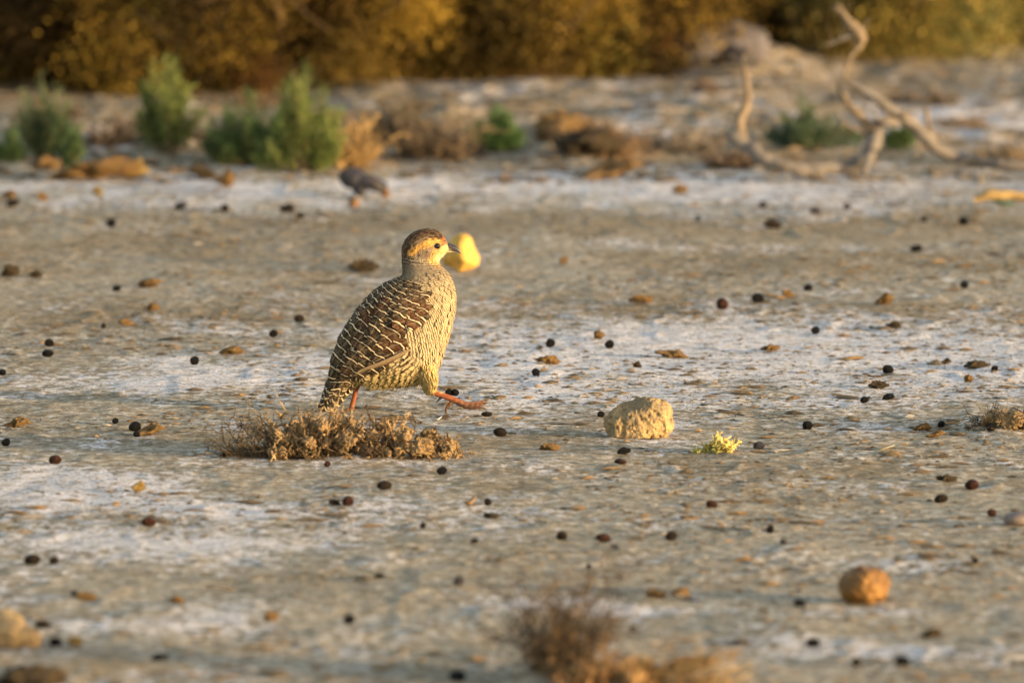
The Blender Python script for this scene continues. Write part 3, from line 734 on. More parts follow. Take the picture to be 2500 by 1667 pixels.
link("soil_mound", blob([(Vector((random.uniform(-75, 85), random.uniform(-40, 40), random.uniform(0, 18)))*sf_, (random.uniform(14, 30)*sf_, 30*sf_, random.uniform(10, 24)*sf_)) for _ in range(22)], 3*sf_, [(1/(20*sf_), 9*sf_, 1), (1/(8*sf_), 4*sf_, 0)], 16, 1), rocky("matted_soil", (.26, .15, .06), (.36, .22, .09), (.10, .06, .025), 60, .004, .95, 260), root)
dry_plant("t", root, 170, .050, .9, .7, [(.30, .18, .08), (.20, .12, .055), (.12, .07, .035)], .0012, 32, .045, nub=False, sub=4)
dry_plant("t", root, 90, .11, 1.0, .10, [(.40, .28, .12), (.28, .18, .08), (.16, .10, .05)], .0009, 37, .05, nub=False, sub=3, center=(.06, .02), azi=(0, .25), partname="straw")
# heap at the right edge
pr = ground_at(2490, 1040); root = tag(empty("dry_plant", pr), "dry greyish root heap at the right edge behind two droppings", "dead plant")
sr = pr.y/FPX
link("soil_mound", blob([(Vector((random.uniform(-70, 60), random.uniform(-50, 50), random.uniform(0, 24)))*sr, (random.uniform(10, 30)*sr, 26*sr, random.uniform(8, 20)*sr)) for _ in range(26)], 2.4*sr, [(1/(14*sr), 6*sr, 1), (1/(6*sr), 3*sr, 0)], 26, 1), M_soil, root)
dry_plant("t", root, 260, .045, 1.0, .5, [(.16, .12, .075), (.10, .08, .05), (.26, .20, .12), (.06, .045, .03)], .0009, 41, .06, nub=False, sub=4)
# yellow green tuft
pt = ground_at(1765, 1101); root = tag(empty("dry_tuft", pt), "small yellow green spiky tuft right of the tan stone", "plant")
dry_plant("t", root, 18, .036, .75, 1.0, [(.66, .52, .16), (.74, .58, .22), (.48, .42, .12)], .0018, 51, .010, nub=True, sub=6, center=(0, 0), partname="tips")
dry_plant("t", root, 14, .022, 1.1, .5, [(.5, .42, .16), (.34, .31, .10)], .0018, 52, .012, nub=True, sub=5, center=(-.01, 0), partname="stems")
# dead low scrub on the bank
SCR = [(990, 366, 150, 120, (.15, .11, .07), "brown dead scrub left of the small green shrub"), (900, 330, 110, 110, (.19, .15, .10), "pale brown dead scrub right of the double bush"),
       (265, 335, 120, 80, (.17, .13, .095), "grey brown dead scrub between the left shrubs"), (1370, 350, 200, 90, (.21, .14, .08), "matted orange brown dead scrub behind the far strip"),
       (1560, 352, 200, 70, (.26, .22, .17), "greyish dead scrub left of the forked branch"), (1690, 385, 130, 60, (.18, .13, .09), "dark dead scrub at the foot of the forked branch"),
       (800, 385, 60, 130, (.42, .28, .12), "straw coloured dead stems right of the double bush"), (1620, 215, 60, 40, (.14, .10, .08), "small dark dead scrub on the bank at upper right"),
       (965, 262, 60, 36, (.14, .11, .08), "small dark dead scrub on the bank above the brown one"), (2160, 240, 90, 40, (.16, .13, .10), "small grey dead scrub behind the twisted branch"),
       (2300, 375, 120, 60, (.24, .18, .11), "low tan dead scrub at the far right")]
for i, (qx, qy, w, h, c0, lab) in enumerate(SCR):
    p = gq(qx, qy); s = p.y/FPX*Q; root = tag(empty("dead_scrub", p), lab, "dead shrub", "dead scrub on the bank")
    c0 = np.array(c0)
    dry_plant("t", root, int(110+w*.6), h*s*1.0, .9 if w > h else .35, .9, [tuple(c0), tuple(c0*.6), tuple(c0*1.3)], .0016, 60+i, w*s*.32, nub=False, sub=5, partname="stems")

random.seed(77)
ORD = ['first', 'second', 'third', 'fourth', 'fifth', 'sixth', 'seventh', 'eighth', 'ninth', 'tenth', 'eleventh', 'twelfth', 'thirteenth', 'fourteenth']
for i in range(14):
    qx = 90+i*168+random.uniform(-55, 55); qy = random.uniform(215, 385)
    p = gq(qx, qy); s = p.y/FPX*Q; w = random.uniform(80, 170); h = random.uniform(26, 60)
    root = tag(empty("twig_tangle", p), "low tangle of dead twigs on the bank, "+ORD[i]+" of the fourteen from the left", "dead twigs", "twig tangles on the bank")
    c0 = np.array(random.choice([(.14, .10, .06), (.20, .14, .08), (.10, .07, .05), (.25, .18, .11)]))
    dry_plant("t", root, 90, h*s*1.1, 1.0, .5, [tuple(c0), tuple(c0*.5), tuple(c0*1.35)], .0016, 200+i, w*s*.45, nub=False, sub=4, partname="stems")
    random.seed(500+i)

# the scrub beyond the bank
def big_bush(name, x, y, w, h, cols, dens, label, group, seed, kind_leaf=1.0):
    random.seed(seed); r = np.random.default_rng(seed)
    root = tag(empty(name, (x, y, hz(x, y)-.01)), label, "bush", group)
    T = Tubes(5); tips = []
    for i in range(12):
        an = random.uniform(0, 6.28); d = Vector((math.cos(an)*.75, math.sin(an)*.55, random.uniform(.5, 1.2)))
        pts, dd = wander((random.gauss(0, .03), random.gauss(0, .03), 0), d, h*random.uniform(.7, 1.0), 6, .18)
        T.add(pts, [.010*(1-.13*k) for k in range(7)], (.13, .09, .05)); tips += pts[2:]
        for k in range(3):
            p2, _ = wander(pts[random.randint(2, 5)], dd+Vector((random.gauss(0, .8), random.gauss(0, .8), .2)), h*.35, 4, .3)
            T.add(p2, [.005, .004, .003, .002, .001], (.15, .10, .05)); tips += p2[1:]
    link("branches", T.mesh("branches"), M_stem, root)
    ncl = int(60*dens); P = []; C = []; cols = np.array(cols); Dd = []
    for i in range(ncl):
        u = r.normal(size=3); u /= np.linalg.norm(u); rad = r.random()**.4
        c = np.array([u[0]*w*.5*rad, u[1]*w*.42*rad, abs(u[2])*h*.62*rad + h*.38*(r.random()**1.3) + .02])
        if i % 4 == 0: c[2] = r.random()*h*.3
        nl = int(r.integers(420, 1000)); sz = r.uniform(.035, .095)
        col = cols[r.integers(0, len(cols))]*r.uniform(.35, 1.6)
        P.append(c+r.normal(size=(nl, 3))*sz*np.array([.7, .7, .8])); C.append(col*(.75+.5*r.random((nl, 1))))
        Dd.append(r.normal(size=(nl, 3))*.7+np.array([c[0]*.8, c[1]*.8, .5]))
    P = np.concatenate(P); C = np.concatenate(C); Dd = np.concatenate(Dd); P[:, 2] = np.maximum(P[:, 2], .005); N = len(P)
    link("foliage", leafmesh("foliage", P, Dd, (.009+.009*r.random(N))*kind_leaf, (.0026+.0024*r.random(N))*kind_leaf, C), M_bfol, root)
M_bfol = attr_mat("dry_scrub_leaf", .8, .35, 5, .15, .4)
GOLD = [(.12, .080, .018), (.08, .056, .014), (.18, .12, .025), (.045, .030, .011), (.11, .095, .02), (.24, .16, .028), (.10, .05, .015)]
OLIVE = [(.30, .24, .06), (.22, .19, .05), (.36, .27, .07), (.13, .14, .05), (.26, .22, .08), (.09, .12, .05)]
GREEN = [(.08, .09, .05), (.11, .10, .045), (.06, .08, .045), (.15, .12, .05)]
BU = []
words = ["at the far left corner", "second from the left", "above the tall slender shrub", "above the double bush", "right of the double bush", "above the bird", "at top centre", "just right of top centre"]
xs = [-1.35, -1.05, -.78, -.50, -.24, .0, .17, .29]
for i, xx in enumerate(xs):
    BU.append(("dry_bush", xx, 23.95+.15*math.sin(i*2.1)+(.35 if i > 4 else 0)+(.5 if i == 7 else 0), .62, .62, GOLD, 1.15, "golden brown dry bush in the front row "+words[i], 100+i))
for i in range(7):
    BU.append(("dry_bush", -1.5+i*.36, 26.0+.2*math.cos(i*1.7), .7, .8, GOLD, 1.0, "golden brown dry bush of the back row, "+["first", "second", "third", "fourth", "fifth", "sixth", "seventh"][i]+" from the left", 120+i))
BU.append(("olive_bush", .58, 25.3, .42, .6, GREEN, 1.2, "dark green bush behind the grey stone lump", 140))
BU.append(("olive_bush", .84, 24.85, .40, .6, OLIVE, 1.2, "dark olive bush behind the knot of the twisted branch", 141))
BU.append(("olive_bush", 1.08, 25.25, .46, .65, OLIVE, 1.3, "yellow olive bush right of the twisted branch's knot", 142))
BU.append(("olive_bush", 1.40, 26.2, .40, .6, OLIVE, 1.3, "yellow olive bush at the top right corner", 143))
BU.append(("olive_bush", 1.25, 27.3, .7, .9, OLIVE, 1.0, "tall olive bush standing behind the yellow ones", 145))
BU.append(("olive_bush", .75, 28.3, .9, .95, GREEN, .9, "tall dark green bush standing farthest back", 146))
BU.append(("dry_bush", .30, 27.9, .8, .8, GOLD, .9, "golden brown bush far behind top centre", 147))
for (nm, x, y, w, h, cl, dn, lab, sd_) in BU:
    big_bush(nm, x, y, w, h, cl, dn, lab, "bushes beyond the bank", sd_)
# ------------------------------------------------------------------ the bird
BY = 16.72
_o = at_depth(858, 1008, BY); U0 = BY/FPX/3.136            # metres per traced unit
def b3(zx, zy, dy=0.0):
    """traced bird coordinates -> local metres (x right, z up), dy metres away from the viewer"""
    p = at_depth(750+zx/3.136, 530+zy/3.136, BY) - _o; return Vector((p.x, dy, p.z))
KX = (b3(1000, 500)-b3(0, 500)).x/1000; KZ = (b3(500, 0)-b3(500, 1000)).z/1000
Z00 = b3(0, 0)
def w2z(P):      # local metres -> traced coordinates
    return (P[..., 0]-Z00.x)/KX, -(P[..., 2]-Z00.z)/KZ
RG = [((78, 1492), (150, 1512), 14), ((100, 1420), (232, 1452), 34), ((135, 1320), (318, 1350), 62), ((176, 1200), (402, 1262), 100),
      ((190, 1085), (520, 1296), 150), ((238, 950), (690, 1300), 195), ((300, 832), (850, 1278), 232), ((372, 727), (985, 1190), 252),
      ((468, 612), (1052, 1020), 252), ((560, 530), (1108, 830), 232), ((645, 482), (1136, 665), 200), ((708, 458), (1128, 545), 165),
      ((730, 428), (1092, 448), 130), ((727, 370), (1040, 385), 102), ((724, 305), (1008, 352), 92), ((726, 240), (1022, 315), 90),
      ((745, 185), (1052, 288), 90), ((790, 132), (1072, 272), 86), ((860, 98), (1084, 258), 76), ((930, 90), (1088, 246), 62),
      ((1000, 110), (1088, 238), 44), ((1045, 150), (1086, 230), 26), ((1070, 195), (1084, 225), 10)]
RD = np.array([r[0] for r in RG], float); RV = np.array([r[1] for r in RG], float); RB = np.array([r[2] for r in RG], float); NR = len(RG)
def cr(A, s):
    s = np.clip(s, 0, NR-1.0001); i = np.floor(s).astype(int); t = s-i
    if A.ndim > 1: t = t[..., None]
    p0, p1, p2, p3 = A[np.maximum(i-1, 0)], A[i], A[np.minimum(i+1, NR-1)], A[np.minimum(i+2, NR-1)]
    return .5*(2*p1+(p2-p0)*t+(2*p0-5*p1+4*p2-p3)*t*t+(3*p1-p0-3*p2+p3)*t**3)
def S(s, t):
    s = np.asarray(s, float); t = np.asarray(t, float)
    D_, V_, b_ = cr(RD, s), cr(RV, s), cr(RB, s)
    Cc = (D_+V_)/2; A_ = D_-Cc; p = Cc+A_*np.cos(t)[..., None]
    st = np.sin(t); st = np.sign(st)*np.abs(st)**.9
    return np.stack([Z00.x+p[..., 0]*KX, -b_*st*U0, Z00.z-p[..., 1]*KZ], -1)
def frame(s, t, e=.02):
    Ss = (S(s+e, t)-S(s-e, t))/(2*e); St = (S(s, t+e)-S(s, t-e))/(2*e)
    N = np.cross(Ss, St); D_, V_ = cr(RD, s), cr(RV, s); Cc = (D_+V_)/2
    c3 = np.stack([Z00.x+Cc[..., 0]*KX, 0*Cc[..., 0], Z00.z-Cc[..., 1]*KZ], -1)
    N /= np.linalg.norm(N, axis=-1, keepdims=True)+1e-12
    sg = np.sign(np.sum(N*(S(s, t)-c3), -1, keepdims=True)); return Ss, St, N*sg
def nrm(v): return v/(np.linalg.norm(v, axis=-1, keepdims=True)+1e-12)
def flow(s, t):
    Ss, St, N = frame(s, t); a = np.abs(t)
    w = .95*ss(.9, 1.7, a)*ss(3.0, 2.5, a)*ss(6.0, 8.0, s)*ss(13.2, 11.5, s) + .35*ss(1.2, 1.8, a)*ss(2.9, 2.4, a)*ss(3, 5, s)*ss(8, 7, s)
    return nrm(-nrm(Ss) + (w*(-np.sign(t)))[..., None]*nrm(St)), Ss, St, N
def step(s, t, v, Ss, St):
    a = np.sum(Ss*Ss, -1); b = np.sum(Ss*St, -1); c = np.sum(St*St, -1); u = np.sum(Ss*v, -1); w = np.sum(St*v, -1)
    det = a*c-b*b+1e-14; ds = (c*u-b*w)/det; dt = (a*w-b*u)/det
    return s+np.clip(ds, -1.5, 1.5), t+np.clip(dt, -.8, .8)
_sa = np.linspace(0, NR-1.01, 600); _c = (cr(RD, _sa)+cr(RV, _sa))/2*U0; _arc = np.concatenate([[0], np.linalg.norm(np.diff(_c, axis=0), axis=1)])
_per = np.interp(_sa, [0, 7, 9, 10.5, 11.5, 12.5, 14], [.0062, .0058, .0054, .0051, .0047, .0044, .0042]); _A = np.cumsum(_arc/_per)
_B = np.interp(_sa, [0, 3, 6, 7, 8, 9, 10, 11, 12, 13.2], [.25, .3, .5, .8, .95, .95, .8, .55, .3, 0])*np.hypot(*(cr(RD, _sa)-cr(RV, _sa)).T)*.5*U0/_per
_AB = np.cumsum(_arc/np.interp(_sa, [0, 3, 7, 9, 10.5, 12], [.0110, .0130, .0145, .0110, .0070, .0050]))
def phi(s, t):
    a = np.abs((t+math.pi) % (2*math.pi)-math.pi)
    return np.interp(s, _sa, _A) - np.interp(s, _sa, _B)*(math.pi-a)
def feathers(name, seeds, L, Wd, col, mat, parent, lift0=.0002, lift1=.0016, nU=5, nV=7, tipw=.8, camber=.15):
    s0, t0 = seeds; N = len(s0); jd = rng.normal(size=N)*.13; L = L*(.88+.3*rng.random(N)); lift1 = lift1*(.6+1.1*rng.random(N)**2); s = s0.copy(); t = t0.copy(); Vt = np.zeros((N, nV, nU, 3)); uv = np.zeros((N, nV, nU, 2)); PH = np.zeros((N, nV, nU)); BH = np.zeros((N, nV, nU))
    for j in range(nV):
        v = j/(nV-1); f, Ss, St, Nn = flow(s, t); f = nrm(f+np.cross(Nn, f)*jd[:, None])
        side = nrm(np.cross(Nn, f)); wprof = (.55+.9*v-.45*v*v)*(1 - max(0, (v-.72)/.28)**2.2*tipw)
        for k in range(nU):
            u = k/(nU-1)*2-1; off = side*(u*Wd*wprof)[:, None]
            s2, t2 = step(s, t, off, Ss, St); P = S(s2, t2)
            bad = np.linalg.norm(P-(S(s, t)+off), axis=-1) > Wd*1.2+.001; P[bad] = (S(s, t)+off)[bad]
            P = P + Nn*(lift0+(lift1-lift0)*v**1.3+camber*Wd*(1-u*u)*.5*v)[:, None] - f*(Wd*.15*u*u*v**2)[:, None]
            Vt[:, j, k] = P; PH[:, j, k] = phi(s2, t2); BH[:, j, k] = np.interp(s2, _sa, _AB) + .25*np.sin(2.2*np.abs(t2)); uv[:, j, k] = ((u+1)/2, v)
        s, t = step(s, t, f*(L/(nV-1))[:, None], Ss, St); s = np.clip(s, 0.0, NR-1.01)
    idn = np.arange(nU*nV).reshape(nV, nU); Fq = np.stack([idn[:-1, :-1], idn[:-1, 1:], idn[1:, 1:], idn[1:, :-1]], -1).reshape(-1, 4)
    Fa = (Fq[None]+(np.arange(N)*nU*nV)[:, None, None]).reshape(-1, 4); n_ = nU*nV
    me = mesh_np(name, Vt.reshape(-1, 3), Fa, True, {"col": np.repeat(col, n_, 0), "rnd": np.repeat(rng.random(N), n_), "phi": PH.reshape(-1), "bphi": BH.reshape(-1)}, uv.reshape(-1, 2))
    return link(name, me, mat, parent)
def sample(r_of, ok, tries, seed):
    """dart throwing on the surface"""
    r = np.random.default_rng(seed); s = r.random(tries)*(NR-1.2)+.1; t = (r.random(tries)*2-1)*math.pi
    Ss, St, _ = frame(s, t); area = np.linalg.norm(np.cross(Ss, St), axis=-1); keep = (r.random(tries) < area/np.percentile(area, 99)) & ok(s, t)
    s = s[keep]; t = t[keep]; P = S(s, t); R = r_of(s, t); cell = R.max(); grid = {}; out = []
    for i in range(len(s)):
        k = tuple(np.floor(P[i]/cell).astype(int)); good = True
        for a in (-1, 0, 1):
            for b in (-1, 0, 1):
                for c in (-1, 0, 1):
                    for j in grid.get((k[0]+a, k[1]+b, k[2]+c), ()):
                        if (P[i, 0]-P[j, 0])**2+(P[i, 1]-P[j, 1])**2+(P[i, 2]-P[j, 2])**2 < R[i]**2: good = False; break
                    if not good: break
                if not good: break
            if not good: break
        if good: grid.setdefault(k, []).append(i); out.append(i)
    return s[out], t[out], R[out]
# colours by traced position
def bl(zx, zy, cx, cy, rx, ry, soft=.35):
    d = np.sqrt(((zx-cx)/rx)**2+((zy-cy)/ry)**2); return ss(1+soft, 1-soft, d)
def seg(zx, zy, pts, w, soft=.4):
    best = np.full(zx.shape, 1e9)
    for (a, b) in zip(pts[:-1], pts[1:]):
        a = np.array(a, float); b = np.array(b, float); d = b-a; tt = np.clip(((zx-a[0])*d[0]+(zy-a[1])*d[1])/(d@d), 0, 1)
        best = np.minimum(best, np.hypot(zx-a[0]-tt*d[0], zy-a[1]-tt*d[1]))
    return ss(w*(1+soft), w*(1-soft), best)
CREAM = np.array((.60, .50, .33)); 
def paint(zx, zy):
    c = np.tile(np.array((.45, .355, .205)), zx.shape+(1,))
    def mixc(m, col):
        nonlocal c
        c = c*(1-m[..., None])+np.array(col)*m[..., None]
    mixc(ss(1000, 1300, zy)*.7, (.54, .41, .14))
    mixc(ss(520, 380, zy), (.29, .235, .16))                              # neck
    mixc(ss(830, 740, zx+.25*(zy-300))*ss(560, 440, zy), (.09, .07, .05))  # dark nape, deepened further with shade put into its colour
    head = ss(345, 300, zy-.12*(zx-900))
    mixc(head*ss(300, 250, zy+.0*zx)*1.0, (.24, .165, .09))
    mixc(bl(zx, zy, 985, 300, 62, 60), (.62, .34, .10))                    # cheek and throat
    mixc(bl(zx, zy, 1025, 305, 42, 40), (.74, .60, .33))
    mixc(seg(zx, zy, [(790, 262), (850, 235), (910, 205), (965, 178), (1030, 186)], 27), (.68, .37, .09))
    mixc(bl(zx, zy, 1035, 238, 46, 34), (.70, .47, .18))
    mixc(bl(zx, zy, 905, 265, 52, 42), (.24, .175, .115))                  # ear coverts
    mixc(seg(zx, zy, [(735, 250), (775, 175), (850, 120), (930, 100), (1000, 118), (1030, 140)], 33), (.12, .075, .04))
    mixc(bl(zx, zy, 1050, 178, 24, 30), (.27, .12, .04))                  # forehead
    return c
root = tag(empty("bird", _o), "plump barred brown and cream partridge striding right with one foot raised", "bird")
# body surface with legs grown into it
ns, nt = 150, 72
sg_ = np.linspace(0, NR-1.001, ns); tg = np.linspace(0, 2*math.pi, nt, endpoint=False); SS, TT = np.meshgrid(sg_, tg, indexing='ij')
VB = S(SS, TT).reshape(-1, 3); idn = np.arange(ns*nt).reshape(ns, nt); idr = np.roll(idn, -1, 1)
FB = np.stack([idn[:-1], idr[:-1], idr[1:], idn[1:]], -1).reshape(-1, 4)
vb = [tuple(v) for v in VB]; fb = [tuple(f) for f in FB]; fb.append(tuple(idn[0][::-1])); fb.append(tuple(idn[-1]))
FORE = [(880, 1110, 84, -.016), (918, 1190, 78, -.021), (935, 1250, 60, -.023), (935, 1295, 42, -.023), (948, 1320, 29, -.023), (975, 1332, 25, -.023), (1050, 1358, 22, -.023), (1120, 1385, 23, -.023), (1175, 1412, 27, -.023)]
REAR = [(520, 1150, 80, .012), (450, 1230, 52, .015), (398, 1272, 27, .016), (376, 1320, 20, .016), (358, 1390, 19, .016), (342, 1450, 20, .016), (335, 1492, 22, .016)]
TOES = [[(1165, 1412, 20, -.023), (1215, 1426, 18, -.023), (1265, 1428, 17, -.023), (1310, 1424, 15, -.023), (1350, 1416, 11, -.023), (1378, 1410, 6, -.023)],
        [(1165, 1418, 18, -.026), (1210, 1436, 16, -.032), (1260, 1442, 15, -.036), (1310, 1438, 13, -.039), (1345, 1440, 9, -.041), (1372, 1450, 5, -.042)],
        [(1170, 1405, 18, -.020), (1220, 1418, 15, -.014), (1275, 1420, 14, -.009), (1325, 1414, 12, -.006), (1360, 1402, 8, -.004), (1385, 1402, 5, -.003)],
        [(1125, 1395, 18, -.023), (1092, 1420, 14, -.023), (1070, 1448, 12, -.022), (1062, 1470, 9, -.022), (1066, 1495, 5, -.022)],
        [(335, 1488, 20, .016), (375, 1512, 16, .014), (425, 1526, 14, .012), (470, 1530, 9, .011)],
        [(335, 1488, 18, .016), (372, 1500, 15, .026), (415, 1512, 13, .034), (450, 1518, 8, .038)],
        [(335, 1484, 17, .016), (305, 1482, 14, .014), (282, 1496, 12, .013), (270, 1520, 8, .012), (268, 1536, 4, .012)]]
T = Tubes(12); T.V = [Vector(v) for v in vb]; T.C = [(1, 1, 1)]*len(vb)
chains = []
def chain(C_):
    P = [b3(a, b, d) for (a, b, r, d) in C_]; R = [r*U0 for (_, _, r, _) in C_]; pts = []; rad = []
    for i in range(len(P)-1):
        for k in range(4):
            tt = k/4; p0, p1, p2, p3 = P[max(i-1, 0)], P[i], P[i+1], P[min(i+2, len(P)-1)]
            pts.append(.5*((2*p1)+(p2-p0)*tt+(2*p0-5*p1+4*p2-p3)*tt*tt+(3*p1-p0-3*p2+p3)*tt**3)); rad.append(R[i]*(1-tt)+R[i+1]*tt)
    pts.append(P[-1]); rad.append(R[-1]); return pts, rad
TF = []
for C_ in [FORE, REAR]+TOES:
    pts, rad = chain(C_); base = len(T.V); T.F = []
    if C_ in TOES: rad = [r*(1+.10*math.sin(i*1.9)) for i, r in enumerate(rad)]
    # rounded closed tube
    e0 = (pts[0]-pts[1]).normalized()*rad[0]*.6; e1 = (pts[-1]-pts[-2]).normalized()*rad[-1]*.8
    pts = [pts[0]+e0]+pts+[pts[-1]+e1]; rad = [rad[0]*.5]+rad+[rad[-1]*.35]
    T.add(pts, rad); TF += [f for f in T.F if len(set(f)) == 4 and abs(max(f)-min(f)) <= 24+11]
    TF = [f for f in TF]
    n_ = len(pts); fb.append(tuple(range(base, base+12))[::-1]); fb.append(tuple(range(base+(n_-1)*12, base+n_*12)))
    for i in range(n_-1):
        for k in range(12):
            k2 = (k+1) % 12; fb.append((base+i*12+k, base+i*12+k2, base+(i+1)*12+k2, base+(i+1)*12+k))
me = bpy.data.meshes.new("t"); me.from_pydata([tuple(v) for v in T.V], [], fb); me.update()
o = bpy.data.objects.new("t", me); COL.objects.link(o)
r = o.modifiers.new("r", 'REMESH'); r.mode = 'VOXEL'; r.voxel_size = .0011; r.use_smooth_shade = True
sm = o.modifiers.new("s", 'SMOOTH'); sm.iterations = 2; sm.factor = .5
bm_ = bpy.data.meshes.new_from_object(o.evaluated_get(bpy.context.evaluated_depsgraph_get())); bpy.data.objects.remove(o)
nv = len(bm_.vertices); co = np.empty(nv*3, np.float32); bm_.vertices.foreach_get("co", co); co = co.reshape(-1, 3).astype(float)
zx, zy = w2z(co); cc = paint(zx, zy)
darkback = ss(60, -60, (zy-480)*.42*0 + (zx-(930-(zy-480)*.55)))*ss(430, 500, zy)*ss(1260, 1200, zy-(zx-300)*.3); cc = cc*(1-darkback[:, None])+np.array((.07, .05, .03))*darkback[:, None]
def d3(C_):
    pts, rad = chain(C_); P = np.array([tuple(p) for p in pts]); R = np.array(rad); best = np.full(len(co), 9.)
    for i in range(len(P)-1):
        d = P[i+1]-P[i]; tt = np.clip(((co-P[i])@d)/(d@d), 0, 1); q = P[i]+tt[:, None]*d
        best = np.minimum(best, np.linalg.norm(co-q, axis=1)/(R[i]*(1-tt)+R[i+1]*tt))
    return best
legm = np.zeros(nv)
for C_, z0 in ((FORE[4:], 1300), (REAR[2:], 1270)): legm = np.maximum(legm, ss(1.5, 1.2, d3(C_)))
toem = np.zeros(nv)
for C_ in TOES: toem = np.maximum(toem, ss(1.6, 1.2, d3(C_)))
zyj = zy+14*vn(zx/9, zy/9, 3)*2
feath = ss(1312, 1296, zyj+.25*(930-zx))*(zx > 800) + ss(1285, 1268, zyj)*(zx < 600)*(zx > 200)
legm = legm*(1-np.clip(feath, 0, 1))
LEG = np.array((.27, .080, .028)); TOE = np.array((.17, .075, .035)); scale_n = (.75+.5*vn(zx/7, zy/7, 9)+.25)
cc = cc*(1-legm[:, None])+LEG*scale_n[:, None]*legm[:, None]
cc = cc*(1-toem[:, None])+TOE*scale_n[:, None]*toem[:, None]
tipm = ss(1330, 1385, zx)*toem + ss(1455, 1480, zy)*toem*(zx > 1000)*(zx < 1110) + ss(300, 270, zx)*toem
cc = cc*(1-np.clip(tipm, 0, 1)[:, None]*.75)
a = bm_.attributes.new("col", 'FLOAT_COLOR', 'POINT'); a.data.foreach_set("color", np.concatenate([cc, np.ones((nv, 1))], 1).astype(np.float32).ravel())
n = NT("bird_skin", .65, .3); wvv = n.noise(900, 3, .6); vz = n.N.new("ShaderNodeTexVoronoi"); vz.inputs["Scale"].default_value = 520
n.L.new(n.tc.outputs["Object"], vz.inputs["Vector"]); n.bump(n.m2('ADD', wvv, vz.outputs[0]), .0006, .9)
body = link("body", bm_, n.out(n.mix(.5, n.attr("col"), n.mix(n.ramp(wvv, .35, .6), (.45, .4, .35), (1, 1, 1)), 'MULTIPLY')), root)

# feather materials
def bar(n, v, c, hw, soft): return n.m2('SUBTRACT', 1.0, n.ramp(n.m2('ABSOLUTE', n.m2('SUBTRACT', v, c)), hw, hw+soft))
def fmat(name, kind):
    n = NT(name, .75, .10); u, v = n.uvs(); rnd = n.attr("rnd", True); base = n.attr("col")
    uc = n.m2('ABSOLUTE', n.m2('SUBTRACT', u, .5)); curve = n.m2('MULTIPLY', n.m2('MULTIPLY', uc, uc), {'back': .30, 'breast': .0, 'neck': .0, 'tail': .3}.get(kind, .2))
    wob = n.m2('MULTIPLY', n.m2('SUBTRACT', n.noise(260, 2, .5), .5), {'back': .10, 'breast': .16, 'neck': .12, 'tail': .06}.get(kind, .1))
    vv = n.m2('ADD', n.m2('ADD', v, curve), wob)
    shaft = n.m2('SUBTRACT', 1.0, n.ramp(uc, .012, .035)); vv = n.m2('ADD', vv, n.m2('MULTIPLY', n.m2('SUBTRACT', rnd, .5), .08))
    fine = n.noise(700, 3, .6)
    if kind == 'back':
        ph = n.m2('ADD', n.attr("bphi", True), n.m2('ADD', n.m2('MULTIPLY', n.m2('SUBTRACT', rnd, .5), .5), n.m2('ADD', n.m2('MULTIPLY', n.m2('SUBTRACT', n.noise(110, 2, .5), .5), .35), n.m2('MULTIPLY', n.m2('MULTIPLY', uc, uc), .7))))
        fr = n.m2('ABSOLUTE', n.m2('SUBTRACT', n.m2('FRACT', ph), .5))
        c = n.mix(n.ramp(n.noise(190, 4, .65), .42, .62), base, n.mix(.6, base, (.18, .125, .065)))
        c = n.mix(n.m2('MULTIPLY', n.ramp(fr, .24, .34), .9), c, (.012, .009, .007))
        c = n.mix(n.m2('MULTIPLY', n.ramp(fr, .42, .45), n.m2('ADD', .45, n.m2('MULTIPLY', n.ramp(n.noise(70, 3, .6), .38, .55), .55))), c, (.74, .59, .37))
        c = n.mix(n.m2('MULTIPLY', shaft, .35), c, (.50, .40, .26))
    elif kind in ('breast', 'neck'):
        c = base; dk = (.034, .020, .011) if kind == 'breast' else (.07, .05, .032)
        ph = n.m2('ADD', n.attr("phi", True), n.m2('ADD', n.m2('MULTIPLY', n.m2('SUBTRACT', rnd, .5), .18 if kind == 'breast' else .45), n.m2('ADD', n.m2('MULTIPLY', n.m2('SUBTRACT', n.noise(130, 2, .5), .5), .7), n.m2('MULTIPLY', n.m2('MULTIPLY', uc, uc), -1.0))))
        fr = n.m2('ABSOLUTE', n.m2('SUBTRACT', n.m2('FRACT', ph), .5))
        thr = .262 if kind == 'breast' else .22
        c = n.mix(n.m2('MULTIPLY', n.ramp(fr, thr, thr+.10), n.m2('ADD', .72, n.m2('MULTIPLY', n.ramp(n.noise(45, 2, .5), .35, .6), .25))), c, dk)
        c = n.mix(n.m2('MULTIPLY', n.m2('SUBTRACT', 1.0, n.ramp(fr, .0, .16)), .35), c, (.78, .68, .46))
    elif kind == 'tail':
        c = n.mix(n.ramp(fine, .4, .7), base, (.02, .015, .01))
        for cen in (.92, .66, .40): c = n.mix(bar(n, vv, cen, .02, .02), c, (.55, .44, .27))
        c = n.mix(n.m2('MULTIPLY', shaft, .5), c, (.3, .22, .12))
    elif kind == 'quill':
        st = n.ramp(n.noise(60, 3, .6), .4, .6); c = n.mix(n.m2('MULTIPLY', st, .3), base, (.42, .30, .17)); c = n.mix(n.m2('MULTIPLY', shaft, .9), c, (.10, .06, .035))
        c = n.mix(n.m2('MULTIPLY', n.ramp(uc, .36, .46), .85), c, (.10, .065, .04))
    else: c = n.mix(n.m2('MULTIPLY', shaft, .5), base, (.05, .035, .02))
    c = n.mix(.25, c, n.mix(n.ramp(fine, .3, .7), (.5, .5, .5), (1, 1, 1)), 'MULTIPLY')
    bh = n.m2('ADD', n.m2('SINE', n.m2('ADD', n.m2('MULTIPLY', v, 160), n.m2('MULTIPLY', uc, 90))), fine); n.bump(bh, .0002, .5)
    return n.out(c)
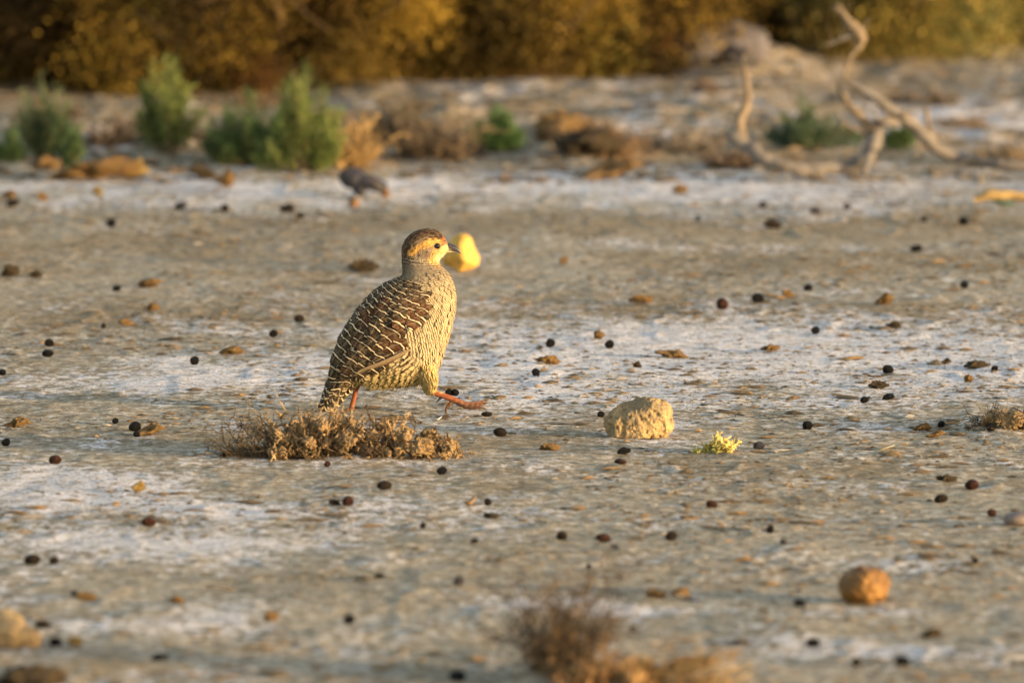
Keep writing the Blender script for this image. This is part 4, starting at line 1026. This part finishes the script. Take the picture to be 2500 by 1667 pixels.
MB_, MBR, MN_, MT_, MQ_, MH_ = [fmat("feather_"+k, k) for k in ('back', 'breast', 'neck', 'tail', 'quill', 'plain')]
def tb(s): return np.interp(s, [0, 3, 5, 8, 9, 10, 11, 12], [2.4, 2.0, 1.66, 1.80, 1.95, 1.9, 1.6, 1.1])      # where back gives way to flank
def okback(s, t): return (np.abs(t) < tb(s)) & (s > .3) & (s < 11.6)
def rback(s, t): return np.interp(s, [0, 3, 7, 9, 10.5, 12], [.0095, .0125, .0150, .0115, .0068, .0042])
def exclude(s, t):
    P = S(s, t); a, b = w2z(P); return ~((((a-993)/34)**2+((b-218)/28)**2 < 1) & (s > 14)) & ~((a > 1058) & (b > 196) & (b < 300) & (s > 14))
def backcol(s, t, N):
    P = S(s, t); q = vn(P[:, 0]*55, P[:, 2]*55, 5)+vn(P[:, 0]*150, P[:, 2]*150, 6)*.8
    m = ss(.10, .30, q)[:, None]*ss(2.5, 5, s)[:, None]*ss(10.8, 9.5, s)[:, None]
    g = np.array((.028, .021, .015)); c = g*(.6+.9*rng.random((N, 1)))*(1-m)+np.array((.075, .028, .013))*(.7+.6*rng.random((N, 1)))*m
    return c
# tail first
s, t, R = sample(lambda s, t: np.full(s.shape, .0085), lambda s, t: (s < 4.6) & (s > .5) & (np.abs(t) < 2.6), 9000, 1)
N = len(s); tail = feathers("tail", (s, t), R*0+.036, R*.62, np.array((.045, .034, .025))*(.6+.8*rng.random((N, 1))), MT_, root, .0004, .0022, 5, 11, .6)
s, t, R = sample(rback, lambda s, t: okback(s, t) & (s > 2.6), 26000, 2); N = len(s)
feathers("back_feathers", (s, t), R*2.3, R*.80, backcol(s, t, N), MB_, root, .0004, .0024, 7, 9, .75)
def okbr(s, t): return (np.abs(t) >= tb(s)-.16) & (s > 3.5) & (s < 12.6)
s, t, R = sample(lambda s, t: np.interp(s, [2, 5, 9, 11, 12.6], [.0050, .0056, .0052, .0042, .0030]), okbr, 60000, 3); N = len(s)
P = S(s, t); zxx, zyy = w2z(P); c = paint(zxx, zyy)*(.85+.3*rng.random((N, 1)))
pl = ss(1180, 1300, zyy)*(zxx < 1010)
feathers("breast_feathers", (s, t), R*2.4, R*.84, c, MBR, root, .0003, .0016, 5, 7)
s, t, R = sample(lambda s, t: np.interp(s, [11, 12, 13, 15], [.0042, .0031, .0026, .0024]), lambda s, t: (s >= 11.3) & (s < 15.6) & exclude(s, t) & (np.abs(t) < 9), 90000, 4); N = len(s)
P = S(s, t); zxx, zyy = w2z(P); c = paint(zxx, zyy)*(.85+.3*rng.random((N, 1)))
zyy0 = zyy.copy(); zyy = zyy+(rng.random(N)-.5)*40
neckm = (zyy > 318+.12*(zxx-900)) | (s < 14.0)
def sub(m): return (s[m], t[m])
feathers("neck_feathers", sub(neckm), R[neckm]*2.7, R[neckm]*.8, c[neckm], MN_, root, .0002, .0008, 3, 6)
s1, t1, R1, c1 = s[~neckm], t[~neckm], R[~neckm], c[~neckm]
s, t, R = sample(lambda s, t: np.full(s.shape, .0019), lambda s, t: (s >= 15.4) & (s < 21.6) & exclude(s, t), 60000, 5)
P = S(s, t); zxx, zyy = w2z(P); c = paint(zxx, zyy)
s = np.concatenate([s, s1]); t = np.concatenate([t, t1]); R = np.concatenate([R, R1*.8]); c = np.concatenate([c, c1]); N = len(s)
P = S(s, t); zxx, zyy = w2z(P)
crown = seg(zxx, zyy, [(735, 250), (775, 175), (850, 120), (930, 100), (1000, 118)], 48)
streak = (rng.random(N) < (.12+.45*crown))[:, None]
c = np.where(streak, c*.35, c*(.85+.4*rng.random((N, 1))))
feathers("head_feathers", (s, t), R*2.4, R*.55, c, MH_, root, .0002, .0012, 3, 5)
# folded wings: larger feathers raised off the flank, then the long quills along the lower edge
for sgn, nm in ((1, "wing"), (-1, "wing")):
    def okw(s, t): return (t*sgn > .55) & (t*sgn < tb(s)-.02) & (s > 3.6) & (s < 10.3)
    s, t, R = sample(lambda s, t: rback(s, t)*1.02, okw, 16000, 6+sgn); N = len(s)
    w = feathers(nm, (s, t), R*2.4, R*.82, backcol(s, t, N), MB_, root, .0028, .0042, 7, 9, .75)
gS, gT = np.meshgrid(np.linspace(2, 14, 140), np.linspace(.05, 3.1, 120), indexing='ij'); GP = S(gS, gT); ga, gb = w2z(GP)
def surfy(a, b):
    i = np.argmin((ga-a)**2+(gb-b)**2); return GP.reshape(-1, 3)[i, 1]
for sgn in (1, -1):
    Vq = []; Fq = []; Uq = []; Cq = []; nn = 0
    for i in range(8):
        a0 = np.array((790-i*20, 990+i*13.)); a1 = np.array((398-i*6, 1158+i*6.)); L_ = 14
        ctrl = (a0+a1)/2+np.array((6., 16.))
        for j in range(L_):
            v = j/(L_-1); c2 = a0*(1-v)**2+ctrl*2*v*(1-v)+a1*v*v; d = nrm(a1-a0); pn = np.array((-d[1], d[0]))
            hw = 14*(1-max(0, (v-.75)/.25)**2*.75)*(.6+.4*min(1, v*4)); yb = surfy(*c2)*(1 if v < 2 else 1)
            for k in range(5):
                u = k/4*2-1; q = c2+pn*u*hw; p = b3(q[0], q[1], sgn*(min(yb, surfy(q[0], q[1])*.7+yb*.3)-.0062+.0007*i+.0008*abs(u)))
                Vq.append(tuple(p)); Uq.append((k/4, v)); Cq.append((.56, .42, .23) if i % 2 else (.36, .25, .13))
        idq = nn+np.arange(L_*5).reshape(L_, 5); Fq.append(np.stack([idq[:-1, :-1], idq[:-1, 1:], idq[1:, 1:], idq[1:, :-1]], -1).reshape(-1, 4)); nn += L_*5
    me = mesh_np("wing_quills", np.array(Vq), np.concatenate(Fq), True, {"col": np.array(Cq), "rnd": np.zeros(nn)}, np.array(Uq))
    link("wing_quills", me, MQ_, root)
# shaggy down under the belly
T = Tubes(3); random.seed(3)
for i in range(620):
    s_ = random.uniform(2.6, 7.4) if i % 2 else random.uniform(2.6, 4.6); t_ = math.pi+random.gauss(0, .55); p = S(np.array([s_]), np.array([t_]))[0]
    d = Vector((random.gauss(-.35, .3), random.gauss(0, .3), -1)).normalized(); L_ = random.uniform(.003, .009)
    T.add([Vector(p)-d*.002, Vector(p)+d*L_*.5, Vector(p)+d*L_+Vector((-.001, 0, 0))], [.0007, .0005, .0001], tuple(np.array((.60, .48, .22))*random.uniform(.7, 1.1)))
VV = np.array([tuple(v) for v in T.V]); FFv = np.array([f for f in T.F if len(set(f)) == 4])
for i in range(900):
    tt = random.random(); k = min(int(tt*4), 3); f_ = tt*4-k; A0, A1 = FORE[k], FORE[k+1]; rr = A0[2]*(1-f_)+A1[2]*f_; an = random.uniform(0, 6.28)
    cx, cy = A0[0]*(1-f_)+A1[0]*f_, A0[1]*(1-f_)+A1[1]*f_
    p = b3(cx+rr*math.cos(an), cy, -.022+math.sin(an)*rr*U0); L_ = random.uniform(.004, .009)
    nd = Vector((math.cos(an), math.sin(an), 0)); d = (Vector((.12, 0, -1))+nd*.05).normalized()
    T.add([p-nd*.0006, p+d*L_*.5+nd*.0005, p+d*L_], [.0012, .0009, .0002], tuple(np.array((.56, .43, .18))*random.uniform(.75, 1.15)))
VV = np.array([tuple(v) for v in T.V]); FFv = np.array([f for f in T.F if len(set(f)) == 4])
link("down", mesh_np("down", VV, FFv, True, {"col": np.array(T.C)}), attr_mat("down", .8, .3, 300), root)
# eyes
def sphere_me(name, r, seg_=24):
    import bmesh
    bm = bmesh.new(); bmesh.ops.create_uvsphere(bm, u_segments=seg_, v_segments=16, radius=r); me = bpy.data.meshes.new(name); bm.to_mesh(me); bm.free()
    for p in me.polygons: p.use_smooth = True
    return me
n = NT("eye", .06, .6); M_eye = n.out((.008, .006, .005))
gS, gT = np.meshgrid(np.linspace(14, 21.8, 160), np.linspace(.05, 3.1, 120), indexing='ij'); GP = S(gS, gT); ga, gb = w2z(GP)
ye = surfy(993, 218)
for sgn in (1, -1):
    e = link("eye", sphere_me("eye", 28*U0), M_eye, root, b3(992, 217, sgn*(ye+.0020))); e.scale = (1, .75, .84)
    Tq = Tubes(6); ring = [b3(992+31*math.cos(a), 217+25*math.sin(a), sgn*(ye-.0003+.0006*math.cos(a))) for a in np.linspace(0, 6.2832, 25)]
    Tq.add(ring, [.0007]*25, (.42, .28, .11)); link("eyelid", Tq.mesh("eyelid"), attr_mat("eyelid", .7), root)
# beak
def beak(name, rings, mat, colf):
    V = []; C = []; n_ = 16
    for (zx_, zy_, hh1, ww) in rings:
        for k in range(n_):
            a = 2*math.pi*k/n_; V.append(tuple(b3(zx_, zy_-hh1*math.sin(a), 0)+Vector((0, math.cos(a)*ww*U0, 0)))); C.append(colf(zx_, math.sin(a)))
    idq = np.arange(len(rings)*n_).reshape(-1, n_); ir = np.roll(idq, -1, 1)
    Fq = np.stack([idq[:-1], ir[:-1], ir[1:], idq[1:]], -1).reshape(-1, 4)
    return link(name, mesh_np(name, np.array(V), Fq, True, {"col": np.array(C)}), mat, root)
M_bk = attr_mat("beak_horn", .35, 0, 300, .5, .2)
beak("upper_beak", [(1045, 232, 30, 34), (1068, 231, 34, 31), (1090, 232, 31, 27), (1115, 236, 28, 22), (1138, 243, 24, 17), (1156, 253, 18, 11), (1168, 264, 11, 7), (1178, 278, 3, 2)], M_bk,
     lambda x, s_: (.030, .028, .036) if s_ > .0 and x > 1062 else ((.20, .18, .13) if x < 1110 else (.05, .045, .04)))
beak("lower_beak", [(1040, 266, 14, 28), (1065, 262, 11, 23), (1095, 263, 8, 17), (1125, 266, 6, 12), (1150, 269, 4, 6), (1160, 270, 1.5, 2)], M_bk, lambda x, s_: (.50, .42, .25) if x < 1110 else (.14, .12, .10))
Tq = Tubes(8); Tq.add([b3(1087, 217, -.0050), b3(1098, 222, -.0048), b3(1108, 226, -.0040)], [.0006, .0010, .0005], (.02, .015, .012)); link("nostril", Tq.mesh("nostril"), M_bk, root)
Tq = Tubes(8); Tq.add([b3(1035, 1362, -.024), b3(1018, 1376, -.025), b3(1000, 1392, -.026), b3(984, 1408, -.026)], [.0026, .0019, .0011, .0002], (.015, .012, .01)); link("spur", Tq.mesh("spur"), M_bk, root)
